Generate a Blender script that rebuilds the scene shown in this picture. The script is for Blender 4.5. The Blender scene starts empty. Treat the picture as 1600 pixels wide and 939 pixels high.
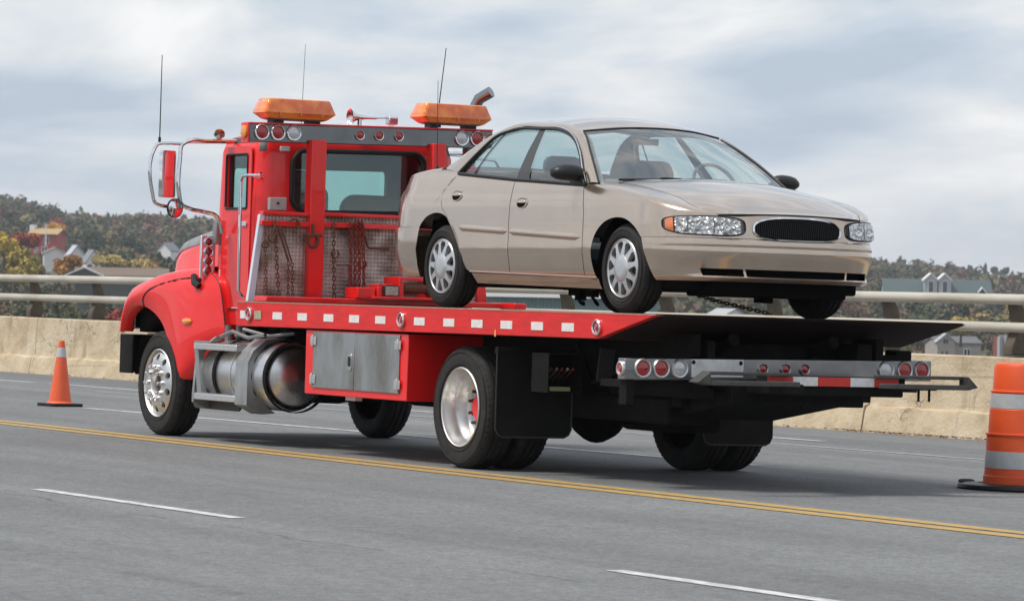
import bpy, bmesh, math, random
import numpy as np
from mathutils import Vector, Matrix
random.seed(7); RNG = np.random.default_rng(11)
scn = bpy.context.scene
COL = scn.collection
R_ = math.radians

# ------------------------------------------------------------------ camera
TH, FPX, ROLL, PITCH = R_(28.8), 6090.0, R_(1.03), math.atan(31.5/6090.0)
CAM = Vector((25.909, -13.884, 1.43))
d0 = Vector((-math.cos(TH), math.sin(TH), 0)); r0 = Vector((math.sin(TH), math.cos(TH), 0)); u0 = Vector((0, 0, 1))
dv = d0*math.cos(PITCH) - u0*math.sin(PITCH); uv = u0*math.cos(PITCH) + d0*math.sin(PITCH)
Rv = r0*math.cos(ROLL) + uv*math.sin(ROLL); Uv = uv*math.cos(ROLL) - r0*math.sin(ROLL)
cam = bpy.data.cameras.new('camera'); camo = bpy.data.objects.new('camera', cam); COL.objects.link(camo)
camo.matrix_world = Matrix(((Rv.x, Uv.x, -dv.x, CAM.x), (Rv.y, Uv.y, -dv.y, CAM.y), (Rv.z, Uv.z, -dv.z, CAM.z), (0, 0, 0, 1)))
cam.sensor_fit = 'HORIZONTAL'; cam.sensor_width = 36.0; cam.lens = FPX/1600*36
cam.clip_start = 0.5; cam.clip_end = 12000
cam.dof.use_dof = True; cam.dof.focus_distance = 29.5; cam.dof.aperture_fstop = 10
scn.camera = camo

# ------------------------------------------------------------------ sky, sun, exposure
SUN_EL, SUN_AZ = R_(58), math.atan2(-0.95, -0.28)      # direction TO the sun: from the camera's side of the road
wd = bpy.data.worlds.new('World'); scn.world = wd; wd.use_nodes = True
nt = wd.node_tree; nt.nodes.clear()
def wn(t, **k):
    n = nt.nodes.new(t)
    for a, b in k.items(): setattr(n, a, b)
    return n
out = wn('ShaderNodeOutputWorld'); bg = wn('ShaderNodeBackground')
sky = wn('ShaderNodeTexSky', sky_type='NISHITA', sun_disc=False)
sky.sun_elevation = SUN_EL; sky.sun_rotation = math.pi/2 - SUN_AZ
sky.dust_density = 2.0; sky.air_density = 1.0
tc = wn('ShaderNodeTexCoord'); mp = wn('ShaderNodeMapping'); mp.inputs['Scale'].default_value = (9.5, 9.5, 30)
mp.inputs['Location'].default_value = (3.1, 0.4, 1.7)
nz = wn('ShaderNodeTexNoise'); nz.inputs['Scale'].default_value = 1.0; nz.inputs['Detail'].default_value = 9
nz.inputs['Roughness'].default_value = 0.52; nz.inputs['Distortion'].default_value = 0.3
ramp = wn('ShaderNodeValToRGB'); el = ramp.color_ramp.elements
el[0].position = 0.38; el[0].color = (0.475, 0.555, 0.66, 1)
el[1].position = 0.63; el[1].color = (0.95, 0.95, 0.955, 1)
for p_, c_ in ((0.44, (0.565, 0.645, 0.74, 1)), (0.50, (0.68, 0.73, 0.79, 1)), (0.56, (0.81, 0.83, 0.855, 1))):
    e = el.new(p_); e.color = c_
skm = wn('ShaderNodeMixRGB', blend_type='MULTIPLY'); skm.inputs['Fac'].default_value = 1; skm.inputs['Color2'].default_value = (0.1, 0.1, 0.1, 1)
mx = wn('ShaderNodeMixRGB'); mx.inputs['Fac'].default_value = 0.9
L = nt.links.new
L(tc.outputs['Generated'], mp.inputs['Vector']); L(mp.outputs['Vector'], nz.inputs['Vector']); 
sxz = wn('ShaderNodeSeparateXYZ'); hzr = wn('ShaderNodeMapRange'); hzr.inputs['From Min'].default_value = 0.0; hzr.inputs['From Max'].default_value = 0.05; hzr.inputs['To Min'].default_value = 0.05; hzr.inputs['To Max'].default_value = -0.012
adh = wn('ShaderNodeMath', operation='ADD'); L(tc.outputs['Generated'], sxz.inputs[0]); L(sxz.outputs['Z'], hzr.inputs['Value']); L(nz.outputs['Fac'], adh.inputs[0]); L(hzr.outputs['Result'], adh.inputs[1]); L(adh.outputs[0], ramp.inputs['Fac'])
L(sky.outputs['Color'], skm.inputs['Color1']); L(skm.outputs['Color'], mx.inputs['Color1']); L(ramp.outputs['Color'], mx.inputs['Color2'])
L(mx.outputs['Color'], bg.inputs['Color']); L(bg.outputs['Background'], out.inputs['Surface'])
bg.inputs['Strength'].default_value = 1.0
sl = bpy.data.lights.new('sun', 'SUN'); sl.energy = 3.0; sl.angle = R_(14); sl.color = (1.0, 0.95, 0.87)
so = bpy.data.objects.new('sun', sl); COL.objects.link(so)
sd = Vector((math.cos(SUN_AZ)*math.cos(SUN_EL), math.sin(SUN_AZ)*math.cos(SUN_EL), math.sin(SUN_EL)))
so.rotation_euler = (-sd).to_track_quat('-Z', 'Y').to_euler(); so.location = sd*60
vs = scn.view_settings; vs.view_transform = 'Standard'; vs.look = 'None'; vs.gamma = 1.0; vs.exposure = 0.15; vs.use_curve_mapping = False
scn.render.engine = 'CYCLES'
cy = scn.cycles; cy.max_bounces = 7; cy.diffuse_bounces = 3; cy.glossy_bounces = 4; cy.transmission_bounces = 4; cy.transparent_max_bounces = 12; cy.volume_bounces = 0; cy.use_denoising = True; cy.sample_clamp_indirect = 6.0

# ------------------------------------------------------------------ materials
MATS = {}
def mat(name, col, rough=0.5, metal=0.0, coat=0.0, var=0.0, vscale=6.0, var_col=None, bump=0.0, bscale=60.0, spec=0.5, rvar=0.0, emit=None, stretch=None, coat_rough=0.05, vdetail=6):
    if name in MATS: return MATS[name]
    m = bpy.data.materials.new(name); m.use_nodes = True; MATS[name] = m
    t = m.node_tree; b = t.nodes['Principled BSDF']
    b.inputs['Base Color'].default_value = (*col, 1); b.inputs['Roughness'].default_value = rough; b.inputs['Metallic'].default_value = metal
    b.inputs['Coat Weight'].default_value = coat; b.inputs['Coat Roughness'].default_value = coat_rough; b.inputs['Specular IOR Level'].default_value = spec
    if var or bump or rvar:
        co = t.nodes.new('ShaderNodeTexCoord'); vec = co.outputs['Object']
        if stretch:
            mpn = t.nodes.new('ShaderNodeMapping'); mpn.inputs['Scale'].default_value = stretch
            t.links.new(vec, mpn.inputs['Vector']); vec = mpn.outputs['Vector']
    if var or rvar:
        n = t.nodes.new('ShaderNodeTexNoise'); n.inputs['Scale'].default_value = vscale; n.inputs['Detail'].default_value = vdetail; n.inputs['Roughness'].default_value = 0.6
        t.links.new(vec, n.inputs['Vector'])
        mr = t.nodes.new('ShaderNodeMapRange'); mr.inputs['From Min'].default_value = 0.40; mr.inputs['From Max'].default_value = 0.68
        t.links.new(n.outputs['Fac'], mr.inputs['Value'])
        if var:
            mix = t.nodes.new('ShaderNodeMixRGB'); mix.inputs['Color1'].default_value = (*col, 1)
            vc = var_col if var_col else tuple(c*0.5 for c in col); mix.inputs['Color2'].default_value = (*vc, 1)
            ml = t.nodes.new('ShaderNodeMath'); ml.operation = 'MULTIPLY'; ml.inputs[1].default_value = var
            t.links.new(mr.outputs['Result'], ml.inputs[0]); t.links.new(ml.outputs[0], mix.inputs['Fac']); t.links.new(mix.outputs['Color'], b.inputs['Base Color'])
        if rvar:
            mr2 = t.nodes.new('ShaderNodeMapRange'); mr2.inputs['To Min'].default_value = rough; mr2.inputs['To Max'].default_value = min(1, rough+rvar)
            t.links.new(mr.outputs['Result'], mr2.inputs['Value']); t.links.new(mr2.outputs['Result'], b.inputs['Roughness'])
    if bump:
        n2 = t.nodes.new('ShaderNodeTexNoise'); n2.inputs['Scale'].default_value = bscale; n2.inputs['Detail'].default_value = 5
        t.links.new(vec, n2.inputs['Vector']); bp = t.nodes.new('ShaderNodeBump'); bp.inputs['Strength'].default_value = bump; bp.inputs['Distance'].default_value = 0.02
        t.links.new(n2.outputs['Fac'], bp.inputs['Height']); t.links.new(bp.outputs['Normal'], b.inputs['Normal'])
    if emit:
        b.inputs['Emission Color'].default_value = (*emit[:3], 1); b.inputs['Emission Strength'].default_value = emit[3]
    return m
RED = mat('red_paint', (0.80, 0.012, 0.012), 0.36, coat=0.7, coat_rough=0.03, spec=0.25, var=0.35, vscale=2.2, var_col=(0.66, 0.02, 0.018), rvar=0.12)
REDW = mat('red_worn_paint', (0.70, 0.016, 0.017), 0.5, coat=0.1, spec=0.3, var=0.55, vscale=7, var_col=(0.40, 0.03, 0.025), rvar=0.2, stretch=(0.5, 1, 2.2))
BEAMD = mat('dark_mirror_steel_beam', (0.19, 0.195, 0.20), 0.16, 1.0, var=0.6, vscale=2.5, var_col=(0.10, 0.10, 0.105))
BLACK = mat('black_chassis', (0.007, 0.007, 0.007), 0.75, spec=0.12, var=0.6, vscale=9, var_col=(0.018, 0.016, 0.014))
BLK = mat('black_plastic', (0.014, 0.014, 0.015), 0.45, spec=0.35)
RUB = mat('tyre_rubber', (0.022, 0.021, 0.021), 0.75, spec=0.25, var=0.6, vscale=14, var_col=(0.045, 0.042, 0.038), bump=0.05, bscale=300)
FLAP = mat('mud_flap_rubber', (0.008, 0.008, 0.008), 0.6, spec=0.2, var=0.5, vscale=5, var_col=(0.022, 0.021, 0.02))
CHROME = mat('chrome', (0.80, 0.80, 0.82), 0.08, 1.0)
ALU = mat('aluminium', (0.70, 0.70, 0.70), 0.38, 1.0, var=0.5, vscale=12, var_col=(0.45, 0.44, 0.43), rvar=0.2)
ALUD = mat('dull_aluminium', (0.42, 0.43, 0.43), 0.40, 0.9, var=0.85, vscale=4, var_col=(0.20, 0.195, 0.185), rvar=0.25, stretch=(1, 1, 0.45), bump=0.06, bscale=7)
BEAM = mat('brushed_steel_beam', (0.33, 0.335, 0.345), 0.2, 1.0, var=0.7, vscale=3, var_col=(0.17, 0.17, 0.175))
RUST = mat('rusty_steel', (0.16, 0.06, 0.035), 0.8, 0.2, var=0.8, vscale=40, var_col=(0.07, 0.045, 0.035))
RUSTR = mat('rusty_red_steel', (0.30, 0.035, 0.025), 0.75, 0.1, var=0.8, vscale=40, var_col=(0.10, 0.04, 0.03))
DECK = mat('worn_deck_steel', (0.22, 0.16, 0.13), 0.7, 0.3, var=0.7, vscale=8, var_col=(0.10, 0.07, 0.055), bump=0.1)
DECKE = mat('scuffed_deck_edge', (0.42, 0.28, 0.22), 0.6, 0.2, var=0.7, vscale=14, var_col=(0.55, 0.10, 0.08))
DECKD = mat('dark_deck_underside', (0.022, 0.010, 0.009), 0.7, spec=0.2, var=0.5, vscale=6, var_col=(0.014, 0.012, 0.012))
WHITE = mat('white_paint', (0.75, 0.76, 0.76), 0.5, var=0.3, vscale=25, var_col=(0.55, 0.54, 0.52))
REFL = mat('white_reflective_tape', (0.74, 0.72, 0.70), 0.4, var=0.5, vscale=30, var_col=(0.52, 0.46, 0.44))
REFR = mat('red_reflective_tape', (0.62, 0.03, 0.02), 0.4, var=0.3, vscale=30)
LENSR = mat('red_lens', (0.30, 0.004, 0.006), 0.12, coat=1.0, var=0.5, vscale=120, var_col=(0.5, 0.012, 0.012))
LENSW = mat('clear_led_lens', (0.62, 0.63, 0.66), 0.2, 0.3, coat=1.0, var=0.8, vscale=140, var_col=(0.30, 0.31, 0.33))
LENSY = mat('amber_marker_lens', (0.75, 0.22, 0.015), 0.15, coat=1.0, var=0.6, vscale=60, var_col=(0.75, 0.42, 0.08))
CARP = mat('champagne_metallic_paint', (0.56, 0.452, 0.362), 0.17, 0.86, coat=1.0, var=0.12, vscale=3)
CARD = mat('dark_underbody', (0.006, 0.006, 0.006), 0.9, spec=0.05)
SEAT = mat('grey_seat_cloth', (0.13, 0.13, 0.135), 0.9, var=0.3, vscale=20)
SEATD = mat('dark_seat_vinyl', (0.03, 0.032, 0.033), 0.55)
CONE_O = mat('orange_plastic', (0.80, 0.115, 0.035), 0.45, var=0.5, vscale=7, var_col=(0.62, 0.10, 0.035), rvar=0.2)
DRUM_O = mat('drum_orange_plastic', (0.78, 0.10, 0.022), 0.4, var=0.5, vscale=5, var_col=(0.58, 0.07, 0.02), rvar=0.15)
SLEEVE = mat('silver_sleeve', (0.46, 0.48, 0.49), 0.45, var=0.4, vscale=18, var_col=(0.33, 0.33, 0.33))
YEL = mat('yellow_road_paint', (0.50, 0.30, 0.06), 0.75, var=0.95, vscale=16, var_col=(0.23, 0.19, 0.12), stretch=(0.5, 1.6, 1))
WPA = mat('white_road_paint', (0.60, 0.60, 0.59), 0.75, var=0.9, vscale=16, var_col=(0.25, 0.25, 0.25), stretch=(0.4, 1.5, 1))
WPF = mat('faded_white_road_paint', (0.40, 0.405, 0.41), 0.7, var=0.8, vscale=14, var_col=(0.24, 0.245, 0.25), stretch=(0.4, 1.5, 1))
RAILM = mat('beige_rail_paint', (0.47, 0.44, 0.375), 0.5, 0.1, var=0.7, vscale=5, var_col=(0.30, 0.265, 0.21), stretch=(0.25, 1, 1), bump=0.1, bscale=30)
POSTM = mat('weathered_cast_post', (0.125, 0.105, 0.082), 0.8, 0.0, spec=0.2, var=0.7, vscale=6, var_col=(0.06, 0.05, 0.04))

def custom(name):
    m = bpy.data.materials.new(name); m.use_nodes = True; MATS[name] = m
    return m, m.node_tree, m.node_tree.nodes['Principled BSDF']
def glassmat(name, tint, refl=1.0, base=0.07):
    m = bpy.data.materials.new(name); m.use_nodes = True; t = m.node_tree; t.nodes.clear(); MATS[name] = m
    o = t.nodes.new('ShaderNodeOutputMaterial'); tr = t.nodes.new('ShaderNodeBsdfTransparent'); gl = t.nodes.new('ShaderNodeBsdfGlossy'); x = t.nodes.new('ShaderNodeMixShader')
    tr.inputs['Color'].default_value = (*tint, 1); gl.inputs['Roughness'].default_value = 0.02
    lw = t.nodes.new('ShaderNodeLayerWeight'); lw.inputs['Blend'].default_value = 0.5; pw_ = t.nodes.new('ShaderNodeMath'); pw_.operation = 'POWER'; pw_.inputs[1].default_value = 5; f = t.nodes.new('ShaderNodeMath'); f.operation = 'MULTIPLY_ADD'; f.inputs[1].default_value = 0.92; f.inputs[2].default_value = base
    t.links.new(lw.outputs['Facing'], pw_.inputs[0]); t.links.new(pw_.outputs[0], f.inputs[0])
    gl.inputs['Color'].default_value = (refl, refl, refl, 1)
    t.links.new(f.outputs[0], x.inputs['Fac']); t.links.new(tr.outputs[0], x.inputs[1]); t.links.new(gl.outputs[0], x.inputs[2]); t.links.new(x.outputs[0], o.inputs['Surface'])
    return m
GLASS = glassmat('green_tinted_glass', (0.76, 0.90, 0.88)); GLASSF = glassmat('pale_windscreen_glass', (0.80, 0.90, 0.88), base=0.24); GLASSC = glassmat('green_tinted_car_glass', (0.78, 0.90, 0.88), base=0.15)
GLASSW = glassmat('clear_lamp_lens', (0.97, 0.97, 0.97))
def amber():
    m, t, b = custom('amber_beacon_lens')
    b.inputs['Base Color'].default_value = (0.95, 0.20, 0.012, 1); b.inputs['Roughness'].default_value = 0.12
    b.inputs['Subsurface Weight'].default_value = 0.0; b.inputs['Coat Weight'].default_value = 1.0
    co = t.nodes.new('ShaderNodeTexCoord'); n = t.nodes.new('ShaderNodeTexNoise'); n.inputs['Scale'].default_value = 9; n.inputs['Detail'].default_value = 3
    mx_ = t.nodes.new('ShaderNodeMixRGB'); mx_.inputs['Color1'].default_value = (0.72, 0.11, 0.004, 1); mx_.inputs['Color2'].default_value = (0.98, 0.28, 0.018, 1)
    mr = t.nodes.new('ShaderNodeMapRange'); mr.inputs['From Min'].default_value = 0.35; mr.inputs['From Max'].default_value = 0.65
    t.links.new(co.outputs['Object'], n.inputs['Vector']); t.links.new(n.outputs['Fac'], mr.inputs['Value']); t.links.new(mr.outputs['Result'], mx_.inputs['Fac']); t.links.new(mx_.outputs['Color'], b.inputs['Base Color'])
    wv = t.nodes.new('ShaderNodeTexWave'); wv.bands_direction = 'Y'; wv.inputs['Scale'].default_value = 14; bq = t.nodes.new('ShaderNodeBump'); bq.inputs['Strength'].default_value = 0.5; bq.inputs['Distance'].default_value = 0.01
    t.links.new(co.outputs['Object'], wv.inputs['Vector']); t.links.new(wv.outputs['Fac'], bq.inputs['Height']); t.links.new(bq.outputs['Normal'], b.inputs['Normal'])
    return m
AMBER = amber()
def treadplate():
    m, t, b = custom('aluminium_tread_plate')
    b.inputs['Metallic'].default_value = 0.75; b.inputs['Roughness'].default_value = 0.5
    co = t.nodes.new('ShaderNodeTexCoord'); sx = t.nodes.new('ShaderNodeSeparateXYZ'); t.links.new(co.outputs['Object'], sx.inputs[0])
    def mth(op, a, b2):
        n = t.nodes.new('ShaderNodeMath'); n.operation = op
        for i, v in enumerate((a, b2)):
            if v is None: continue
            if isinstance(v, (int, float)): n.inputs[i].default_value = v
            else: t.links.new(v, n.inputs[i])
        return n.outputs[0]
    k = 2*math.pi/0.066
    xy = mth('ADD', sx.outputs['X'], sx.outputs['Y'])
    s1 = mth('SINE', mth('MULTIPLY', mth('ADD', xy, sx.outputs['Z']), k), None); s2 = mth('SINE', mth('MULTIPLY', mth('SUBTRACT', xy, sx.outputs['Z']), k), None)
    p = mth('MULTIPLY', s1, s2); p = mth('MAXIMUM', p, 0.15)
    bp = t.nodes.new('ShaderNodeBump'); bp.inputs['Strength'].default_value = 0.9; bp.inputs['Distance'].default_value = 0.012
    t.links.new(p, bp.inputs['Height']); t.links.new(bp.outputs['Normal'], b.inputs['Normal'])
    n = t.nodes.new('ShaderNodeTexNoise'); n.inputs['Scale'].default_value = 4; n.inputs['Detail'].default_value = 6; t.links.new(co.outputs['Object'], n.inputs['Vector'])
    rp = t.nodes.new('ShaderNodeValToRGB'); rp.color_ramp.elements[0].position = 0.38; rp.color_ramp.elements[0].color = (0.22, 0.165, 0.135, 1); rp.color_ramp.elements[1].position = 0.62; rp.color_ramp.elements[1].color = (0.62, 0.57, 0.53, 1)
    t.links.new(n.outputs['Fac'], rp.inputs['Fac']); t.links.new(rp.outputs['Color'], b.inputs['Base Color'])
    return m
TREAD = treadplate()

# ------------------------------------------------------------------ mesh helpers
LEAN = R_(0.8)
CL, SL = math.cos(LEAN), math.sin(LEAN)
def l2w(p): return Vector((p[0], CL*p[1] + SL*p[2], -SL*p[1] + CL*p[2]))
YC = 1.22
class MB:
    def __init__(s): s.v = []; s.f = []
    def add(s, vs, fs):
        o = len(s.v); s.v += [tuple(float(c) for c in p) for p in vs]; s.f += [tuple(i+o for i in f) for f in fs]; return s
    def box(s, x0, x1, y0, y1, z0, z1):
        return s.add([(x0,y0,z0),(x1,y0,z0),(x1,y1,z0),(x0,y1,z0),(x0,y0,z1),(x1,y0,z1),(x1,y1,z1),(x0,y1,z1)],
                     [(0,3,2,1),(4,5,6,7),(0,1,5,4),(1,2,6,5),(2,3,7,6),(3,0,4,7)])
    def prism(s, poly, axis, a0, a1):
        n = len(poly)
        def mk(p, a): return (a, p[0], p[1]) if axis == 'x' else ((p[0], a, p[1]) if axis == 'y' else (p[0], p[1], a))
        return s.add([mk(p, a0) for p in poly] + [mk(p, a1) for p in poly],
                     [tuple(range(n-1, -1, -1)), tuple(range(n, 2*n))] + [(i, (i+1) % n, n+(i+1) % n, n+i) for i in range(n)])
    def tube(s, pts, r, n=8, closed=False):
        P = [Vector(p) for p in pts]; m = len(P); rings = []
        up = Vector((0.13, 0.21, 0.97)); prev = None
        rr = r if isinstance(r, (list, tuple)) else [r]*m
        for i in range(m):
            if closed: t = P[(i+1) % m] - P[i-1]
            else: t = P[min(i+1, m-1)] - P[max(i-1, 0)]
            t.normalize()
            a = t.cross(up) if prev is None else (prev - t*prev.dot(t))
            if a.length < 1e-6: a = t.cross(Vector((1, 0, 0)))
            a.normalize(); b = t.cross(a); prev = a
            rings.append([P[i] + (a*math.cos(2*math.pi*k/n) + b*math.sin(2*math.pi*k/n))*rr[i] for k in range(n)])
        vs = [tuple(p) for rg in rings for p in rg]; fs = []
        for i in range(m if closed else m-1):
            j = (i+1) % m
            for k in range(n): fs.append((i*n+k, i*n+(k+1) % n, j*n+(k+1) % n, j*n+k))
        if not closed: fs += [tuple(range(n-1, -1, -1)), tuple(range((m-1)*n, m*n))]
        return s.add(vs, fs)
    def lathe(s, prof, c=(0, 0, 0), axis='y', n=40, close=False, a0=0.0, a1=2*math.pi):
        # prof: (radius, along axis)
        full = abs(a1-a0-2*math.pi) < 1e-6; m = len(prof); vs = []; fs = []
        nn = n if full else n+1
        for k in range(nn):
            t = a0 + (a1-a0)*k/n; cs, sn = math.cos(t), math.sin(t)
            for r, a in prof:
                vs.append((c[0]+r*cs, c[1]+a, c[2]+r*sn) if axis == 'y' else ((c[0]+a, c[1]+r*cs, c[2]+r*sn) if axis == 'x' else (c[0]+r*cs, c[1]+r*sn, c[2]+a)))
        for k in range(n):
            k2 = (k+1) % nn
            for i in range(m if close else m-1):
                j = (i+1) % m; fs.append((k*m+i, k*m+j, k2*m+j, k2*m+i))
        return s.add(vs, fs)
    def grid(s, G, skip=None):
        G = np.asarray(G); m, n = G.shape[:2]
        fs = [(i*n+j, i*n+j+1, (i+1)*n+j+1, (i+1)*n+j) for i in range(m-1) for j in range(n-1) if not (skip and skip(i, j))]
        return s.add(G.reshape(-1, 3).tolist(), fs)
    def holed(s, r0, r1, nsec, ra, rr, rc, afun, c=(0, 0, 0), m=6, phase=0.0, depth=0.03, tp=0.0, sq=1.0):
        # annulus of nsec sectors in the x-z plane (axis y), each with an elliptic hole; afun(r) = axial position; hole walls run back by depth
        for q in range(nsec):
            tc_ = phase + 2*math.pi*q/nsec; hw = math.pi/nsec; B = []
            for k in range(m): B.append((-hw + 2*hw*k/m, r0))
            for k in range(m): B.append((hw, r0 + (r1-r0)*k/m))
            for k in range(m): B.append((hw - 2*hw*k/m, r1))
            for k in range(m): B.append((-hw, r1 - (r1-r0)*k/m))
            H = []
            for t, r in B:
                an = math.atan2((r-rc)/rr, t*rc/ra); ca, sa = math.cos(an), math.sin(an); ca = math.copysign(abs(ca)**sq, ca); sa = math.copysign(abs(sa)**sq, sa); H.append((ra*ca/rc*(1+tp*sa), rc + rr*sa))
            def P(t, r, da=0.0): return (c[0]+r*math.cos(t+tc_), c[1]+afun(r)+da, c[2]+r*math.sin(t+tc_))
            N = len(B); vs = [P(t, r) for t, r in B] + [P(t, r) for t, r in H] + [P(t, r, depth) for t, r in H]
            s.add(vs, [(i, (i+1) % N, N+(i+1) % N, N+i) for i in range(N)] + [(N+i, N+(i+1) % N, 2*N+(i+1) % N, 2*N+i) for i in range(N)])
        return s
    def mir(s, yc=YC):
        o = MB(); o.v = [(x, 2*yc-y, z) for x, y, z in s.v]; o.f = [tuple(reversed(f)) for f in s.f]; return o
    def xf(s, fn):
        s.v = [tuple(fn(*p)) for p in s.v]; return s
    def move(s, dx, dy, dz):
        s.v = [(x+dx, y+dy, z+dz) for x, y, z in s.v]; return s
    def mesh(s, name, smooth=35):
        me = bpy.data.meshes.new(name); me.from_pydata(s.v, [], s.f); me.validate()
        if smooth:
            me.shade_smooth(); me.set_sharp_from_angle(angle=R_(smooth))
        return me
    def build(s, name, m, parent=None, smooth=35, bevel=0.0, merge=False):
        me = s.mesh(name, smooth)
        if merge:
            bm = bmesh.new(); bm.from_mesh(me); bmesh.ops.remove_doubles(bm, verts=bm.verts, dist=0.0008); bmesh.ops.recalc_face_normals(bm, faces=bm.faces); bm.to_mesh(me); bm.free()
            if smooth: me.shade_smooth(); me.set_sharp_from_angle(angle=R_(smooth))
        me.materials.append(m); o = bpy.data.objects.new(name, me); COL.objects.link(o)
        if parent: o.parent = parent
        if bevel:
            bv = o.modifiers.new('bevel', 'BEVEL'); bv.width = bevel; bv.segments = 2; bv.limit_method = 'ANGLE'; bv.angle_limit = R_(40)
        return o
def tag(o, label=None, cat=None, group=None, kind=None):
    if label: o['label'] = label
    if cat: o['category'] = cat
    if group: o['group'] = group
    if kind: o['kind'] = kind
    return o
def empty(name, loc=(0, 0, 0), rot=(0, 0, 0)):
    o = bpy.data.objects.new(name, None); COL.objects.link(o); o.location = loc; o.rotation_euler = rot; o.empty_display_size = 0.3
    return o
def share(o, parent, loc=(0, 0, 0), rot=None, name=None):
    c = o.copy(); COL.objects.link(c); c.parent = parent; c.location = loc
    if rot: c.rotation_euler = rot
    if name: c.name = name
    return c
def copy_tree(o, parent=None):
    c = o.copy(); COL.objects.link(c); c.parent = parent
    for ch in [k for k in bpy.data.objects if k.parent == o]: copy_tree(ch, c)
    return c
def rrect(x0, x1, y0, y1, r, n=6):
    pts = []
    for cx, cy, a in ((x1-r, y1-r, 0), (x0+r, y1-r, 90), (x0+r, y0+r, 180), (x1-r, y0+r, 270)):
        for k in range(n+1):
            t = R_(a + 90*k/n); pts.append((cx + r*math.cos(t), cy + r*math.sin(t)))
    return pts
def crv(pts, n):
    # Catmull-Rom through pts, n+1 samples by chord length
    P = np.array(pts, float); k = len(P)
    if k == 2: return P[0] + (P[1]-P[0])*np.linspace(0, 1, n+1)[:, None]
    d = np.r_[0, np.cumsum(np.linalg.norm(np.diff(P, axis=0), axis=1))]; d /= d[-1]
    T = np.gradient(P, d, axis=0); o = []
    for t in np.linspace(0, 1, n+1):
        i = min(max(np.searchsorted(d, t) - 1, 0), k-2); h = d[i+1]-d[i]; s = (t-d[i])/h
        o.append((2*s**3-3*s**2+1)*P[i] + (s**3-2*s**2+s)*h*T[i] + (-2*s**3+3*s**2)*P[i+1] + (s**3-s**2)*h*T[i+1])
    return np.array(o)
def segs(*parts):
    # parts: (pts, n) joined end to end
    o = None
    for pts, n in parts:
        c = crv(pts, n); o = c if o is None else np.vstack([o, c[1:]])
    return o
def ruled(A, B, m): return np.array([A + (B-A)*t for t in np.linspace(0, 1, m+1)])
def coons(bot, top, left, right):
    n = len(bot)-1; m = len(left)-1; G = np.zeros((m+1, n+1, bot.shape[1]))
    for i in range(m+1):
        v = i/m
        for j in range(n+1):
            u = j/n
            G[i, j] = (1-v)*bot[j] + v*top[j] + (1-u)*left[i] + u*right[i] - ((1-u)*(1-v)*bot[0] + u*(1-v)*bot[-1] + (1-u)*v*top[0] + u*v*top[-1])
    return G
def boolean_cut(o, cutters):
    for c in cutters:
        md = o.modifiers.new('cut', 'BOOLEAN'); md.operation = 'DIFFERENCE'; md.object = c; md.solver = 'EXACT'
    bpy.context.view_layer.update(); dg = bpy.context.evaluated_depsgraph_get()
    me = bpy.data.meshes.new_from_object(o.evaluated_get(dg)); o.modifiers.clear(); old = o.data; o.data = me; bpy.data.meshes.remove(old)
    me.shade_smooth(); me.set_sharp_from_angle(angle=R_(35))
    for c in cutters:
        m_ = c.data; bpy.data.objects.remove(c); bpy.data.meshes.remove(m_)
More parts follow.
